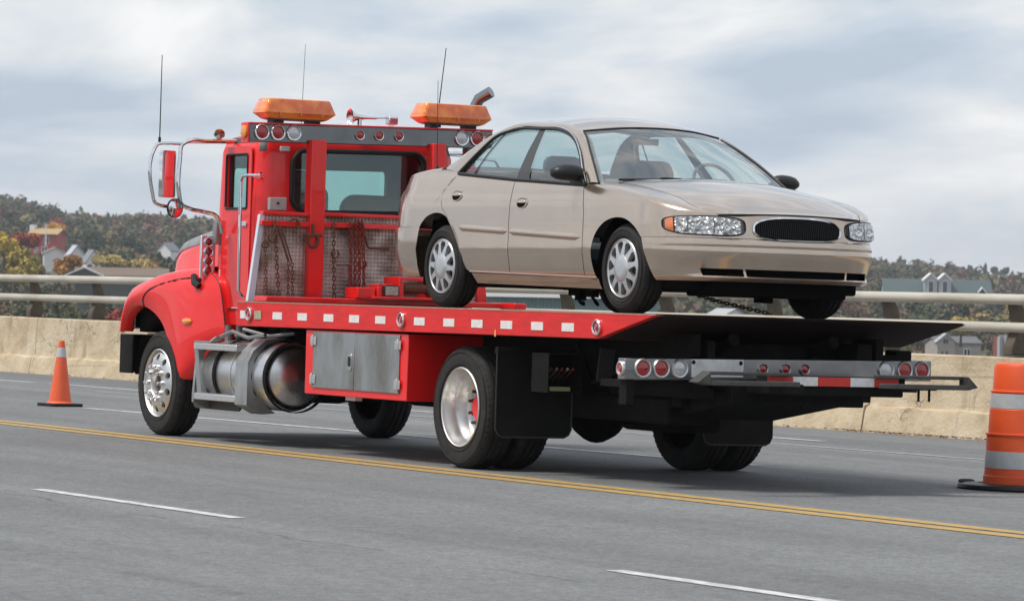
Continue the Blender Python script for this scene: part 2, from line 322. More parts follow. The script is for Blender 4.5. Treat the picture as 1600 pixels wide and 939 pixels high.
# ================================================================== SETTING
def asphalt():
    m, t, b = custom('worn_asphalt'); N = t.nodes.new; K = t.links.new
    co = N('ShaderNodeTexCoord')
    def noise(scale, detail, vec=None, st=None, rough=0.6):
        n = N('ShaderNodeTexNoise'); n.inputs['Scale'].default_value = scale; n.inputs['Detail'].default_value = detail; n.inputs['Roughness'].default_value = rough
        v = co.outputs['Object']
        if st:
            q = N('ShaderNodeMapping'); q.inputs['Scale'].default_value = st; K(v, q.inputs['Vector']); v = q.outputs['Vector']
        K(v, n.inputs['Vector']); return n.outputs['Fac']
    def rng(s, a, b2, c, d):
        r = N('ShaderNodeMapRange'); r.inputs['From Min'].default_value = a; r.inputs['From Max'].default_value = b2; r.inputs['To Min'].default_value = c; r.inputs['To Max'].default_value = d; K(s, r.inputs['Value']); return r.outputs['Result']
    def mul(a, b2):
        n = N('ShaderNodeMath'); n.operation = 'MULTIPLY'; K(a, n.inputs[0]); K(b2, n.inputs[1]); return n.outputs[0]
    fine = mul(rng(noise(75, 3, rough=0.8), 0.3, 0.7, 0.55, 1.45), rng(noise(24, 3, rough=0.7), 0.3, 0.7, 0.72, 1.28))
    mid = rng(noise(7, 5), 0.3, 0.7, 0.88, 1.12)
    streak = rng(noise(1.0, 5, st=(0.12, 2.4, 1)), 0.3, 0.7, 0.90, 1.09)
    big = mul(rng(noise(0.3, 4), 0.3, 0.7, 0.88, 1.12), rng(noise(1.0, 2, st=(0.015, 0.75, 1)), 0.35, 0.65, 0.86, 1.12))
    # dark tar seam cracks running along the lane
    sx = N('ShaderNodeSeparateXYZ'); K(co.outputs['Object'], sx.inputs[0])
    wob = noise(0.8, 5, st=(1, 0.05, 1)); 
    a1 = N('ShaderNodeMath'); a1.operation = 'MULTIPLY_ADD'; K(wob, a1.inputs[0]); a1.inputs[1].default_value = 0.5; K(sx.outputs['Y'], a1.inputs[2])
    def seam(y0, w, dark):
        s1 = N('ShaderNodeMath'); s1.operation = 'SUBTRACT'; K(a1.outputs[0], s1.inputs[0]); s1.inputs[1].default_value = y0
        s2 = N('ShaderNodeMath'); s2.operation = 'ABSOLUTE'; K(s1.outputs[0], s2.inputs[0])
        gate = rng(noise(0.9, 3, st=(1, 0.2, 1)), 0.45, 0.55, 0, 1)
        line = rng(s2.outputs[0], 0.0, w, dark, 1.0)
        mxn = N('ShaderNodeMixRGB'); K(gate, mxn.inputs['Fac']); mxn.inputs['Color1'].default_value = (1, 1, 1, 1); K(line, mxn.inputs['Color2'])
        return mxn.outputs['Color']
    v = mul(mul(fine, mid), mul(streak, big)); v = mul(mul(v, seam(-4.45, 0.03, 0.55)), mul(seam(-6.3, 0.10, 0.8), mul(seam(3.3, 0.05, 0.75), seam(-8.2, 0.02, 0.5))))
    mc = N('ShaderNodeMixRGB'); mc.blend_type = 'MULTIPLY'; mc.inputs['Fac'].default_value = 1; mc.inputs['Color1'].default_value = (0.150, 0.154, 0.157, 1); K(v, mc.inputs['Color2'])
    K(mc.outputs['Color'], b.inputs['Base Color']); b.inputs['Roughness'].default_value = 0.85
    bp = N('ShaderNodeBump'); bp.inputs['Strength'].default_value = 0.35; bp.inputs['Distance'].default_value = 0.01; K(noise(90, 3, rough=0.8), bp.inputs['Height']); K(bp.outputs['Normal'], b.inputs['Normal'])
    return m
ASPH = asphalt()
def barrier_y(X):      # foot of the barrier wall on the far side of the road
    return 8.18 + 0.0716*(max(X, -95) + 30.59)
SLOPE = math.tan(LEAN)
def road_z(Y): return -SLOPE*max(Y, -0.8)
road = MB(); xs = list(np.arange(-320, -60, 20)) + list(np.arange(-60, 61, 4)); G = []
for X in xs:
    ys = [-24, -8, -0.8, 2, 5, barrier_y(X)+0.5]
    G.append([(X, y, road_z(y)) for y in ys])
road = tag(road.grid(G).build('road', ASPH, smooth=0), kind='structure')
def stripe(name, pts, w, m, dz=0.004):
    mb = MB(); G = []
    for k in range(len(pts)):
        X, Y = pts[k]; G.append([(X, Y-w/2, road_z(Y-w/2)+dz), (X, Y+w/2, road_z(Y+w/2)+dz)])
    return mb.grid(G).build(name, m, road, smooth=0)
def linept(a, b, n=12): return [(a[0]+(b[0]-a[0])*k/n, a[1]+(b[1]-a[1])*k/n) for k in range(n+1)]
stripe('centre_line', linept((-90, -0.23), (50, -0.25)), 0.17, YEL)
stripe('centre_line', linept((-90, -0.49), (50, -0.51)), 0.17, YEL)
for a in (-18.6, -11.05, -4.0, 2.15, 9.35, 17.2, 24.7):
    stripe('lane_dash', linept((a, -4.33+0.02*(a-2)), (a+3.05, -4.30+0.02*(a-2)), 3), 0.105, WPA)
def par(y_at0, x0, x1): return [(X, y_at0 + 0.0716*X) for X in np.linspace(x0, x1, 16)]
stripe('edge_line', par(7.80, -23.4, -6.3), 0.13, WPA)
stripe('edge_line', par(7.76, -95, -23.9), 0.13, WPA)
stripe('edge_line', par(6.72, -19.9, 6.0), 0.10, WPF)
stripe('lane_line', par(3.32, -13.2, -1.0), 0.12, WPA)
stripe('lane_line', par(3.32, -27, -20), 0.12, WPA)

# ---- barrier wall with its concrete panels
def concrete():
    m, t, b = custom('sandy_weathered_concrete'); N = t.nodes.new; K = t.links.new
    co = N('ShaderNodeTexCoord')
    def noise(scale, detail, st=None, rough=0.6):
        n = N('ShaderNodeTexNoise'); n.inputs['Scale'].default_value = scale; n.inputs['Detail'].default_value = detail; n.inputs['Roughness'].default_value = rough
        q = N('ShaderNodeMapping'); q.inputs['Scale'].default_value = st or (1, 1, 1); K(co.outputs['Object'], q.inputs['Vector']); K(q.outputs['Vector'], n.inputs['Vector']); return n.outputs['Fac']
    rp = N('ShaderNodeValToRGB'); e = rp.color_ramp.elements; e[0].position = 0.28; e[0].color = (0.38, 0.29, 0.185, 1); e[1].position = 0.75; e[1].color = (0.62, 0.54, 0.415, 1)
    x = e.new(0.5); x.color = (0.53, 0.43, 0.295, 1)
    K(noise(2.4, 8), rp.inputs['Fac'])
    stain = N('ShaderNodeMapRange'); K(noise(1.6, 6, (3, 3, 0.35)), stain.inputs['Value']); stain.inputs['From Min'].default_value = 0.56; stain.inputs['From Max'].default_value = 0.74; stain.inputs['To Max'].default_value = 0.75
    m1 = N('ShaderNodeMixRGB'); K(stain.outputs[0], m1.inputs['Fac']); K(rp.outputs['Color'], m1.inputs['Color1']); m1.inputs['Color2'].default_value = (0.24, 0.18, 0.12, 1)
    # fine dark cracks and pits
    vo = N('ShaderNodeTexVoronoi'); vo.feature = 'DISTANCE_TO_EDGE'; vo.inputs['Scale'].default_value = 2.2
    q = N('ShaderNodeMapping'); q.inputs['Scale'].default_value = (0.6, 0.6, 2.6); ad = N('ShaderNodeMixRGB'); ad.blend_type = 'ADD'; ad.inputs['Fac'].default_value = 0.35
    n3 = N('ShaderNodeTexNoise'); n3.inputs['Scale'].default_value = 5; n3.inputs['Detail'].default_value = 6; K(co.outputs['Object'], n3.inputs['Vector'])
    K(co.outputs['Object'], ad.inputs['Color1']); K(n3.outputs['Color'], ad.inputs['Color2']); K(ad.outputs['Color'], q.inputs['Vector']); K(q.outputs['Vector'], vo.inputs['Vector'])
    cr = N('ShaderNodeMapRange'); K(vo.outputs['Distance'], cr.inputs['Value']); cr.inputs['From Min'].default_value = 0.004; cr.inputs['From Max'].default_value = 0.020; cr.inputs['To Min'].default_value = 1; cr.inputs['To Max'].default_value = 0
    gate = N('ShaderNodeMapRange'); K(noise(0.9, 4), gate.inputs['Value']); gate.inputs['From Min'].default_value = 0.50; gate.inputs['From Max'].default_value = 0.60; gate.inputs['To Max'].default_value = 0.75
    mg = N('ShaderNodeMath'); mg.operation = 'MULTIPLY'; K(cr.outputs[0], mg.inputs[0]); K(gate.outputs[0], mg.inputs[1])
    m2 = N('ShaderNodeMixRGB'); K(mg.outputs[0], m2.inputs['Fac']); K(m1.outputs['Color'], m2.inputs['Color1']); m2.inputs['Color2'].default_value = (0.10, 0.08, 0.06, 1)
    sp = N('ShaderNodeMapRange'); K(noise(26, 4, rough=0.75), sp.inputs['Value']); sp.inputs['From Min'].default_value = 0.62; sp.inputs['From Max'].default_value = 0.75; sp.inputs['To Max'].default_value = 0.5
    m3 = N('ShaderNodeMixRGB'); K(sp.outputs[0], m3.inputs['Fac']); K(m2.outputs['Color'], m3.inputs['Color1']); m3.inputs['Color2'].default_value = (0.19, 0.15, 0.11, 1)
    K(m3.outputs['Color'], b.inputs['Base Color']); b.inputs['Roughness'].default_value = 0.9
    hl = N('ShaderNodeMapRange'); K(noise(1.0, 6, (0.7, 0.7, 11)), hl.inputs['Value']); hl.inputs['From Min'].default_value = 0.60; hl.inputs['From Max'].default_value = 0.70; hl.inputs['To Max'].default_value = 0.6
    m4 = N('ShaderNodeMixRGB'); K(hl.outputs[0], m4.inputs['Fac']); K(m3.outputs['Color'], m4.inputs['Color1']); m4.inputs['Color2'].default_value = (0.30, 0.22, 0.14, 1); K(m4.outputs['Color'], b.inputs['Base Color'])
    bp = N('ShaderNodeBump'); bp.inputs['Strength'].default_value = 0.8; bp.inputs['Distance'].default_value = 0.03; K(noise(11, 9, rough=0.7), bp.inputs['Height']); K(bp.outputs['Normal'], b.inputs['Normal'])
    return m
CONC = concrete()
BANG = math.atan(0.0716); bdir = Vector((math.cos(BANG), math.sin(BANG), 0)); bnor = Vector((-math.sin(BANG), math.cos(BANG), 0))
B0 = Vector((-30.587, 8.182, 0))
def bpt(s, n, z): p = B0 + bdir*s + bnor*n; return (p.x, p.y, z)
wall = tag(empty('barrier_wall', tuple(B0)), 'long sandy concrete barrier wall with a stepped foot along the far road edge', 'barrier')
rail = tag(empty('guard_railing', tuple(B0 + Vector((0, 0, 0.73)))), 'beige twin tube railing on curved posts atop the concrete barrier', 'railing')
def rel(mb, o): return mb.move(-o.location.x, -o.location.y, -o.location.z)
rr_ = random.Random(3); PAN = 4.1
for k in range(-14, 11):
    s0 = -3.1 + k*PAN + 0.007; s1 = s0 + PAN - 0.014; n = 56; G = []
    jn, jt = rr_.uniform(-.004, .004), rr_.uniform(-.004, .004)
    ph = [rr_.uniform(0, 6) for _ in range(6)]
    for i in range(n+1):
        s = s0 + (s1-s0)*i/n
        w1 = 0.007*math.sin(s*5.1+ph[0]) + 0.006*math.sin(s*13.7+ph[1]) + rr_.uniform(-.006, .006); w2 = 0.008*math.sin(s*7.3+ph[2]) + rr_.uniform(-.007, .007); w3 = rr_.uniform(-.006, .006)
        prof = [(-0.03+w3, -0.20), (0.0+w3, -0.10), (0.035+w1*.3, 0.09+w2), (0.052+w1, 0.135+w2), (0.10, 0.155+w2*.6), (0.108+w1*.4, 0.185), (0.122, 0.42), (0.14+jn, 0.715+w1*.15), (0.153+jn, 0.728+jt), (0.43, 0.728+jt), (0.44, -0.6)]
        G.append([bpt(s, a+jn, z) for a, z in prof])
    mb = MB().grid(G); m_ = len(G[0]); o_ = n*m_
    mb.f += [tuple(range(m_)), tuple(reversed([o_+i for i in range(m_)]))]
    rel(mb, wall).build('panel', CONC, wall, smooth=28)
def rail_tube(n, z, r, name):
    pts = [bpt(s, n, z) for s in np.arange(-60, 42.1, 3.0)]
    return rel(MB().tube(pts, r, 20), rail).build(name, RAILM, rail, smooth=60)
rail_tube(0.15, 1.325, 0.056, 'top_rail'); rail_tube(0.20, 1.035, 0.053, 'lower_rail')
front = crv([(0.14, 1.37), (0.18, 1.33), (0.21, 1.25), (0.23, 1.14), (0.23, 1.0), (0.20, 0.92), (0.165, 0.85), (0.16, 0.75)], 18)
back = crv([(0.37, 0.75), (0.375, 0.95), (0.36, 1.08), (0.325, 1.20), (0.275, 1.29), (0.21, 1.365)], 14)
poly = [tuple(p) for p in front] + [tuple(p) for p in back]
pm = MB().prism(poly, 'x', -0.072, 0.072); pm.box(-0.10, 0.10, 0.16, 0.42, 0.731, 0.749)
pmo = None
for s in [0.62 + 2.1*k for k in range(-28, 19)]:
    if pmo is None: pmo = pm.build('post', POSTM, rail, smooth=40, bevel=0.012); o = pmo
    else: o = pmo.copy(); COL.objects.link(o)
    p = B0 + bdir*s - rail.location; o.location = (p.x, p.y, -rail.location.z); o.rotation_euler = (0, 0, BANG)
# a little litter of leaves and grit along the foot of the barrier
LITTER = mat('dry_leaf_litter', (0.14, 0.065, 0.035), 0.9)
mb = MB()
for k in range(420):
    c = rr_.gauss(22.3, 0.9) if k < 200 else rr_.uniform(-4, 34); s = c; off = -abs(rr_.gauss(0, 0.07)) - 0.02; p = bpt(s, off, 0); z = road_z(p[1]) + 0.006; a = rr_.uniform(0, 6.28); h = rr_.uniform(0.008, 0.022)
    q = [(p[0]+h*1.6*math.cos(a+w), p[1]+h*math.sin(a+w), z + rr_.uniform(0, 0.02)) for w in (0, 1.6, 3.1, 4.7)]; mb.add(q, [(0, 1, 2, 3)])
tag(mb.build('leaf_litter', LITTER, smooth=0), 'scattered dry leaves and grit along the foot of the barrier', 'litter', kind='stuff')

# ---- traffic cone
def traffic_cone(Lp):
    e = tag(empty('traffic_cone', l2w(Lp), (-LEAN, 0, R_(8))), 'orange traffic cone with a silver collar on a black base near the front wheel', 'cone')
    b = MB().prism(rrect(-0.195, 0.195, -0.195, 0.195, 0.05, 4), 'z', 0.006, 0.035)
    for sx in (-1, 1):
        for sy in (-1, 1): b.box(sx*0.15-0.03, sx*0.15+0.03, sy*0.15-0.03, sy*0.15+0.03, 0.0, 0.008)
    b.build('base', BLK, e, bevel=0.006)
    rz = lambda z: 0.125 + (0.030-0.125)*(z-0.035)/(0.715-0.035)
    MB().lathe([(0.15, 0.034), (0.145, 0.042), (rz(0.06), 0.055), (rz(0.57), 0.57)] + [(rz(0.64), 0.64), (rz(0.70), 0.70), (0.030, 0.713), (0.024, 0.718), (0.018, 0.712), (0.018, 0.60)], axis='z', n=36).build('body', CONE_O, e)
    MB().lathe([(rz(0.535)+0.0005, 0.535), (rz(0.535)+0.0025, 0.536), (rz(0.635)+0.0025, 0.635), (rz(0.635)+0.0005, 0.637)], axis='z', n=36).build('collar', SLEEVE, e)
traffic_cone((-13.75, 2.31, 0))
# ---- construction drum
def drum(Lp):
    e = tag(empty('construction_drum', l2w(Lp), (-LEAN, 0, 0)), 'orange and silver banded construction drum on a black rubber base at the right edge', 'drum')
    b = MB().lathe([(0.0, 0.004), (0.49, 0.004), (0.50, 0.014), (0.49, 0.036), (0.46, 0.042), (0.34, 0.046), (0.33, 0.02), (0.0, 0.02)], axis='z', n=16); 
    rng2 = random.Random(5)
    for k in range(10):
        a = R_(200+4.2*k); b.tube([(0.44*math.cos(a), 0.44*math.sin(a), 0.044), (0.48*math.cos(a), 0.48*math.sin(a), 0.046+rng2.uniform(0, .012))], 0.007, 4)
    b.build('base', BLK, e)
    lv = [(0.300, 0.03), (0.300, 0.10), (0.293, 0.105), (0.290, 0.155), (0.284, 0.285), (0.283, 0.40), (0.292, 0.402), (0.292, 0.412), (0.272, 0.417), (0.266, 0.59), (0.262, 0.595), (0.257, 0.71), (0.257, 0.715), (0.263, 0.717), (0.262, 0.727), (0.248, 0.732), (0.242, 0.90), (0.230, 0.925), (0.20, 0.935), (0.0, 0.935)]
    MB().lathe(lv, axis='z', n=48).build('body', DRUM_O, e)
    for z0, z1, r0_, r1_ in ((0.158, 0.283, 0.2905, 0.2850), (0.598, 0.706, 0.2625, 0.2580)):
        MB().lathe([(r0_-0.001, z0), (r0_+0.002, z0+0.001), (r1_+0.002, z1-0.001), (r1_-0.001, z1)], axis='z', n=48).build('reflective_band', SLEEVE, e)
drum((2.56, 3.285, 0))
# ================================================================== TOW TRUCK (truck frame: X to the rear, Y to its right, Z up)
TR = empty('tow_truck', (0, 0, 0), (-LEAN, 0, 0))
tag(TR, 'red flatbed tow truck with chrome fittings carrying a beige sedan', 'tow truck')
def T(mb, name, m, parent=None, **k): return mb.build(name, m, parent or TR, **k)
def cabz(x, y, z): return (x, y, z + 0.02*(y-0.2))      # the cab rolls a little against the frame on its springs

# ---- wheels
def tyre_mesh(r, w, rin, lugs=0, gro=(0.3, 0.5, 0.7)):
    p = [(rin-0.006, 0.035), (rin+0.012, 0.010), (rin+0.05, 0.0), (r-0.055, 0.004), (r-0.022, 0.014), (r-0.006, 0.032), (r, 0.045)]
    for g in gro:
        a = g*w; p += [(r, a-0.009), (r-0.012, a-0.007), (r-0.012, a+0.007), (r, a+0.009)]
    p += [(r, w-0.045), (r-0.006, w-0.032), (r-0.022, w-0.014), (r-0.055, w-0.004), (rin+0.05, w), (rin+0.012, w-0.01), (rin-0.006, w-0.035)]
    mb = MB().lathe(p, n=72)
    # thin raised rings on the sidewall
    for rr in (rin+0.03, r-0.045): mb.lathe([(rr-0.004, 0.001), (rr-0.002, -0.0025), (rr+0.002, -0.0025), (rr+0.004, 0.001)], n=72)
    if lugs:
        for k in range(lugs):
            t = 2*math.pi*(k+.5)/lugs
            for a0_, a1_ in ((0.012, 0.05), (w-0.05, w-0.012)):
                c, s_ = math.cos(t), math.sin(t); h = math.pi*0.5/lugs
                ring = []
                for tt in (t-h, t+h):
                    for rr, aa in ((r-0.018, a0_), (r+0.001, a1_ if a0_ < 0.03 else a0_), (r-0.002 if a0_ < 0.03 else r-0.018, a1_)):
                        ring.append((rr*math.cos(tt), aa, rr*math.sin(tt)))
                mb.add(ring, [(0, 1, 2), (5, 4, 3), (0, 3, 4, 1), (1, 4, 5, 2)])
    return mb
def wheel(kind, X, Y, flip=False, z=0.463):
    e = empty('wheel', (X, Y, z), (0, 0, math.pi if flip else 0)); e.parent = TR
    T(tyre_mesh(0.463, 0.26, 0.30, lugs=56 if kind != 'front' else 40), 'tyre', RUB, e)
    if kind == 'front':
        af = lambda r: -0.012 + 0.040*max(0, (r-0.17)/0.11)**2
        m = MB().lathe([(0.306, 0.03), (0.304, 0.006), (0.297, 0.0), (0.290, 0.006), (0.284, 0.04), (0.276, 0.045), (0.27, af(0.27))], n=72)
        m.holed(0.185, 0.27, 10, 0.029, 0.030, 0.229, af, m=6, phase=0.31)
        m.lathe([(0.185, af(0.185)), (0.172, -0.013), (0.118, -0.013), (0.112, -0.005), (0.110, 0.09)], n=60)
        T(m, 'rim', ALU, e, smooth=40)
        T(MB().lathe([(0.0, 0.03), (0.06, 0.03), (0.075, 0.045), (0.09, 0.05), (0.108, 0.09)], n=30), 'hub', mat('greasy_hub', (0.10, 0.03, 0.025), 0.5, 0.5, var=0.7, vscale=30), e)
        T(MB().lathe([(0.275, 0.08), (0.0, 0.08)], n=30), 'brake_drum', BLACK, e)
        for k in range(10):
            t = 2*math.pi*k/10; x, zz = 0.146*math.cos(t), 0.146*math.sin(t)
            q = MB().lathe([(0.021, -0.012), (0.021, -0.032), (0.015, -0.038), (0.0155, -0.058), (0.011, -0.068), (0.0, -0.070)], c=(x, 0, zz), n=10)
            T(q, 'lug_nut', CHROME, e)
    elif kind == 'outer':
        m = MB().lathe([(0.306, 0.03), (0.304, 0.006), (0.297, 0.0), (0.289, 0.006), (0.283, 0.035), (0.272, 0.055), (0.266, 0.10), (0.262, 0.125), (0.246, 0.14), (0.240, 0.185), (0.225, 0.205), (0.20, 0.212), (0.10, 0.212)], n=72)
        T(m, 'rim', ALU, e, smooth=40)
        T(MB().lathe([(0.112, 0.211), (0.112, 0.18), (0.10, 0.168), (0.088, 0.165), (0.085, 0.155), (0.0, 0.155)], n=36), 'hub', RED, e)
        for k in range(10):
            t = 2*math.pi*(k+.5)/10; x, zz = 0.146*math.cos(t), 0.146*math.sin(t)
            T(MB().lathe([(0.020, 0.212), (0.020, 0.19), (0.012, 0.185), (0.012, 0.155), (0.0, 0.153)], c=(x, 0, zz), n=8), 'lug_nut', RUST, e)
    else:
        T(MB().lathe([(0.30, 0.02), (0.27, 0.06), (0.25, 0.05), (0.0, 0.05)], n=40), 'rim', BLACK, e)
    return e
FX, RX = -5.955, -0.155
wheel('front', FX, 0.045); wheel('front', FX, 2*YC-0.045, True)
wheel('outer', RX, 0.0); wheel('inner', RX, 0.31); wheel('outer', RX, 2*YC+0.07, True); wheel('inner', RX, 2*YC-0.24, True)

# ---- chassis
for y0 in (0.79, 1.56): T(MB().box(-6.7, 2.35, y0, y0+0.09, 0.60, 0.86), 'frame_rail', BLACK, bevel=0.01)
T(MB().tube([(RX, 0.3, 0.463), (RX, 2.14, 0.463)], 0.075, 14), 'rear_axle', BLACK)
T(MB().lathe([(0.0, -0.25), (0.10, -0.24), (0.19, -0.12), (0.225, 0), (0.19, 0.12), (0.10, 0.24), (0, 0.25)], c=(RX+0.05, 1.18, 0.43), axis='x', n=24), 'differential', BLACK)
T(MB().tube([(FX, 0.25, 0.42), (FX, 0.6, 0.36), (FX, 1.84, 0.36), (FX, 2.19, 0.42)], 0.055, 10), 'front_axle', BLACK)
T(MB().tube([(-4.4, 1.2, 0.62), (RX-0.2, 1.2, 0.47)], 0.05, 10), 'drive_shaft', BLACK)
for y0 in (0.70, 1.62):
    T(MB().prism([(-0.95, 0.62), (-0.9, 0.52), (-0.3, 0.40), (0.0, 0.40), (0.55, 0.52), (0.62, 0.62), (0.55, 0.60), (0.0, 0.50), (-0.3, 0.50), (-0.85, 0.60)], 'y', y0, y0+0.1), 'leaf_spring', BLACK)
T(MB().box(-4.3, -2.6, 0.75, 1.75, 0.42, 0.62).box(-4.3, -2.0, 1.7, 2.2, 0.35, 0.80), 'gearbox', BLACK, bevel=0.04)
T(MB().lathe([(0.0, -0.55), (0.10, -0.54), (0.14, -0.5), (0.14, 0.5), (0.10, 0.54), (0, 0.55)], c=(-1.6, 1.95, 0.62), axis='x', n=20), 'air_tank', BLACK)
T(MB().box(-4.0, 2.2, 0.62, 1.82, 0.865, 1.02), 'subframe', BLACK, bevel=0.01)
for X in np.arange(-3.6, 1.9, 0.46): T(MB().box(X, X+0.08, -0.005, 2.445, 1.06, 1.165), 'cross_member', DECKD)

# ---- deck
side = [(-4.06, 1.203), (2.80, 1.203), (2.02, 1.026), (-4.06, 1.003)]
DK = T(MB().box(-4.06, 2.62, -0.012, 2.452, 1.168, 1.200), 'deck_floor', DECK)
for k in range(13): T(MB().box(-4.05, 2.60, 0.10+k*0.18, 0.13+k*0.18, 1.2005, 1.209), 'traction_strip', DECK, DK)
T(MB().prism([(2.621, 1.168), (2.621, 1.2), (2.845, 1.213), (2.845, 1.207)], 'y', -0.012, 2.452).prism([(2.05, 1.04), (2.84, 1.204), (2.62, 1.165), (2.05, 1.165)], 'y', 0.0, 2.44).prism([(2.03, 1.020), (2.84, 1.199), (2.84, 1.204), (2.03, 1.0255)], 'y', -0.02, 2.518), 'tail_plate', DECKD)
def side_rail(sgn):
    mb = MB().prism(side, 'y', -0.072, -0.013)
    tp = MB().prism([(-4.06, 1.2035), (2.81, 1.2035), (2.83, 1.2135), (-4.06, 1.2135)], 'y', -0.074, -0.02)
    if sgn > 0: mb, tp = mb.mir(), tp.mir()
    e = T(mb, 'side_rail', REDW, bevel=0.005); tp.build('wear_strip', DECKE, e)
    y0, y1 = (-0.0755, -0.0715) if sgn < 0 else (2.5115, 2.5155)
    for X in (-3.262, -2.787, -2.300, -1.838, -1.377, -0.713, -0.228, 0.223, 0.681, 1.147, 1.599):
        MB().box(X-0.088, X+0.088, y0, y1, 1.070, 1.130).build('reflector_tape', REFL, e)
    MB().box(-3.99, -3.90, y0, y1, 1.068, 1.134).build('reflector_tape', REFL, e)
    for X in (-3.80, -1.004, 2.03):
        s_ = -1 if sgn < 0 else 1; yy = -0.072 if sgn < 0 else 2.512
        MB().lathe([(0.058, 0), (0.058, s_*0.018), (0.050, s_*0.026), (0.042, s_*0.022), (0.040, s_*0.01)], c=(X, yy, 1.108), n=24).build('lamp_ring', CHROME, e)
        MB().lathe([(0.041, s_*0.008), (0.03, s_*0.016), (0.0, s_*0.019)], c=(X, yy, 1.108), n=20).build('lamp_lens', LENSR, e)
    MB().box(-3.70, -3.57, y0-0.004 if sgn < 0 else y0, y1 if sgn < 0 else y1+0.004, 1.065, 1.137).build('decal', mat('tan_decal', (0.45, 0.38, 0.22), 0.5, var=0.8, vscale=60, var_col=(0.2, 0.2, 0.2)), e)
    MB().box(0.50, 0.525, y0, y1, 1.01, 1.06).build('decal', LENSY, e)
side_rail(-1); side_rail(1)
T(MB().box(-4.10, -3.66, 2.38, 2.50, 1.2145, 1.265).box(-4.10, -3.85, 0.10, 2.36, 1.2145, 1.262), 'deck_front_rail', RED, bevel=0.008)
# cross stays under the tail
T(MB().box(1.15, 2.50, 0.55, 0.62, 0.62, 1.04).box(1.15, 2.50, 1.82, 1.95, 0.62, 1.04).box(1.15, 2.05, 0.63, 1.81, 0.55, 1.03), 'tail_frame', BLACK, bevel=0.01)
for y0 in (0.42, 1.97): T(MB().prism([(2.1, 0.70), (2.52, 0.93), (2.52, 1.08), (2.2, 1.08)], 'y', y0, y0+0.06), 'gusset', BLACK)
for ya, yb in ((0.9, 0.8), (1.55, 1.65)): T(MB().tube([(1.4, ya, 0.72), (2.45, yb, 1.05)], 0.045, 12), 'lift_cylinder', BLACK)
hs = MB(); hr = random.Random(9)
for k in range(9):
    y = 0.5 + 0.16*k; hs.tube([(0.75, y, 0.98), (1.0, y+hr.uniform(-.1, .1), 0.72+hr.uniform(-.1, .1)), (1.4, y+hr.uniform(-.2, .2), 0.66+hr.uniform(-.12, .1)), (2.0, y+hr.uniform(-.2, .2), 0.9)], 0.014, 6)
T(hs, 'hydraulic_hoses', BLACK)

# ---- tool box under the deck
TB = T(MB().box(-2.765, -0.945, -0.045, 0.62, 0.478, 0.998), 'tool_box', RED, bevel=0.006)
for x0, x1, hx, in ((-2.605, -1.855, -2.60), (-1.845, -1.072, -1.075)):
    d = MB().box(x0, x1, -0.057, -0.046, 0.532, 0.985).build('door', ALUD, TB, bevel=0.004)
for hx, s_ in ((-2.60, 1), (-1.078, -1)):
    for z in (0.60, 0.91):
        MB().box(min(hx-0.04*s_, hx+0.06*s_), max(hx-0.04*s_, hx+0.06*s_), -0.066, -0.058, z-0.035, z+0.035).tube([(hx, -0.066, z-0.045), (hx, -0.066, z+0.045)], 0.010, 8).lathe([(0.006, -0.069), (0.0, -0.070)], c=(hx+0.03*s_, 0, z), n=6).build('hinge', ALU, TB, bevel=0.002)
MB().prism(rrect(-1.955, -1.885, 0.69, 0.82, 0.02, 3), 'y', -0.064, -0.058).build('latch', CHROME, TB)
MB().prism(rrect(-1.945, -1.905, 0.72, 0.80, 0.015, 3), 'y', -0.068, -0.0645).build('latch_handle', BLK, TB)
T(MB().box(-2.30, -2.12, 0.1, 0.16, 0.44, 0.476), 'marker_lamp', WHITE)

# ---- fuel tank and steps
FT = T(MB().lathe([(0.0, 0.60), (0.12, 0.59), (0.22, 0.56), (0.27, 0.515), (0.288, 0.45), (0.288, -0.75), (0.26, -0.80), (0.0, -0.82)], c=(-4.13, 0.275, 0.585), axis='x', n=48), 'fuel_tank', mat('polished_tank', (0.66, 0.66, 0.66), 0.27, 1.0, var=0.5, vscale=7, var_col=(0.42, 0.41, 0.40), rvar=0.12), smooth=50)
for X in (-4.62, -3.62+0.02): T(MB().lathe([(0.290, -0.03), (0.297, -0.028), (0.297, 0.028), (0.290, 0.03)], c=(X, 0.275, 0.585), axis='x', n=40), 'tank_strap', BLACK, FT)
MB().lathe([(0.289, -0.012), (0.294, -0.01), (0.294, 0.01), (0.289, 0.012)], c=(-4.30, 0.275, 0.585), axis='x', n=40).build('weld_seam', ALU, FT)
def bracket(X, w=0.03):
    poly = [(0.40, 0.90), (0.16, 0.90), (0.03, 0.80), (-0.02, 0.72), (-0.045, 0.40), (-0.045, 0.33), (0.10, 0.27), (0.24, 0.27), (0.24, 0.31), (0.12, 0.345), (0.02, 0.46), (-0.012, 0.58), (0.02, 0.72), (0.12, 0.84), (0.26, 0.885)]
    return T(MB().prism(poly, 'x', X-w, X+w), 'step_bracket', ALUD, smooth=30)
bracket(-4.98, 0.02)
T(MB().prism([(0.30, 0.905), (0.12, 0.895), (0.0, 0.80), (-0.05, 0.70), (-0.052, 0.34), (0.10, 0.265), (0.22, 0.275), (0.12, 0.34), (0.015, 0.44), (-0.02, 0.585), (0.015, 0.73), (0.12, 0.85), (0.28, 0.893)], 'x', -4.10, -3.86), 'step_bracket', ALUD, smooth=40)
T(MB().prism([(-5.02, 0.86), (-4.92, 0.36), (-4.86, 0.36), (-4.60, 0.36), (-4.60, 0.40), (-4.84, 0.42), (-4.93, 0.80), (-4.66, 0.82), (-4.66, 0.86)], 'y', -0.03, 0.02), 'step_frame', ALUD)
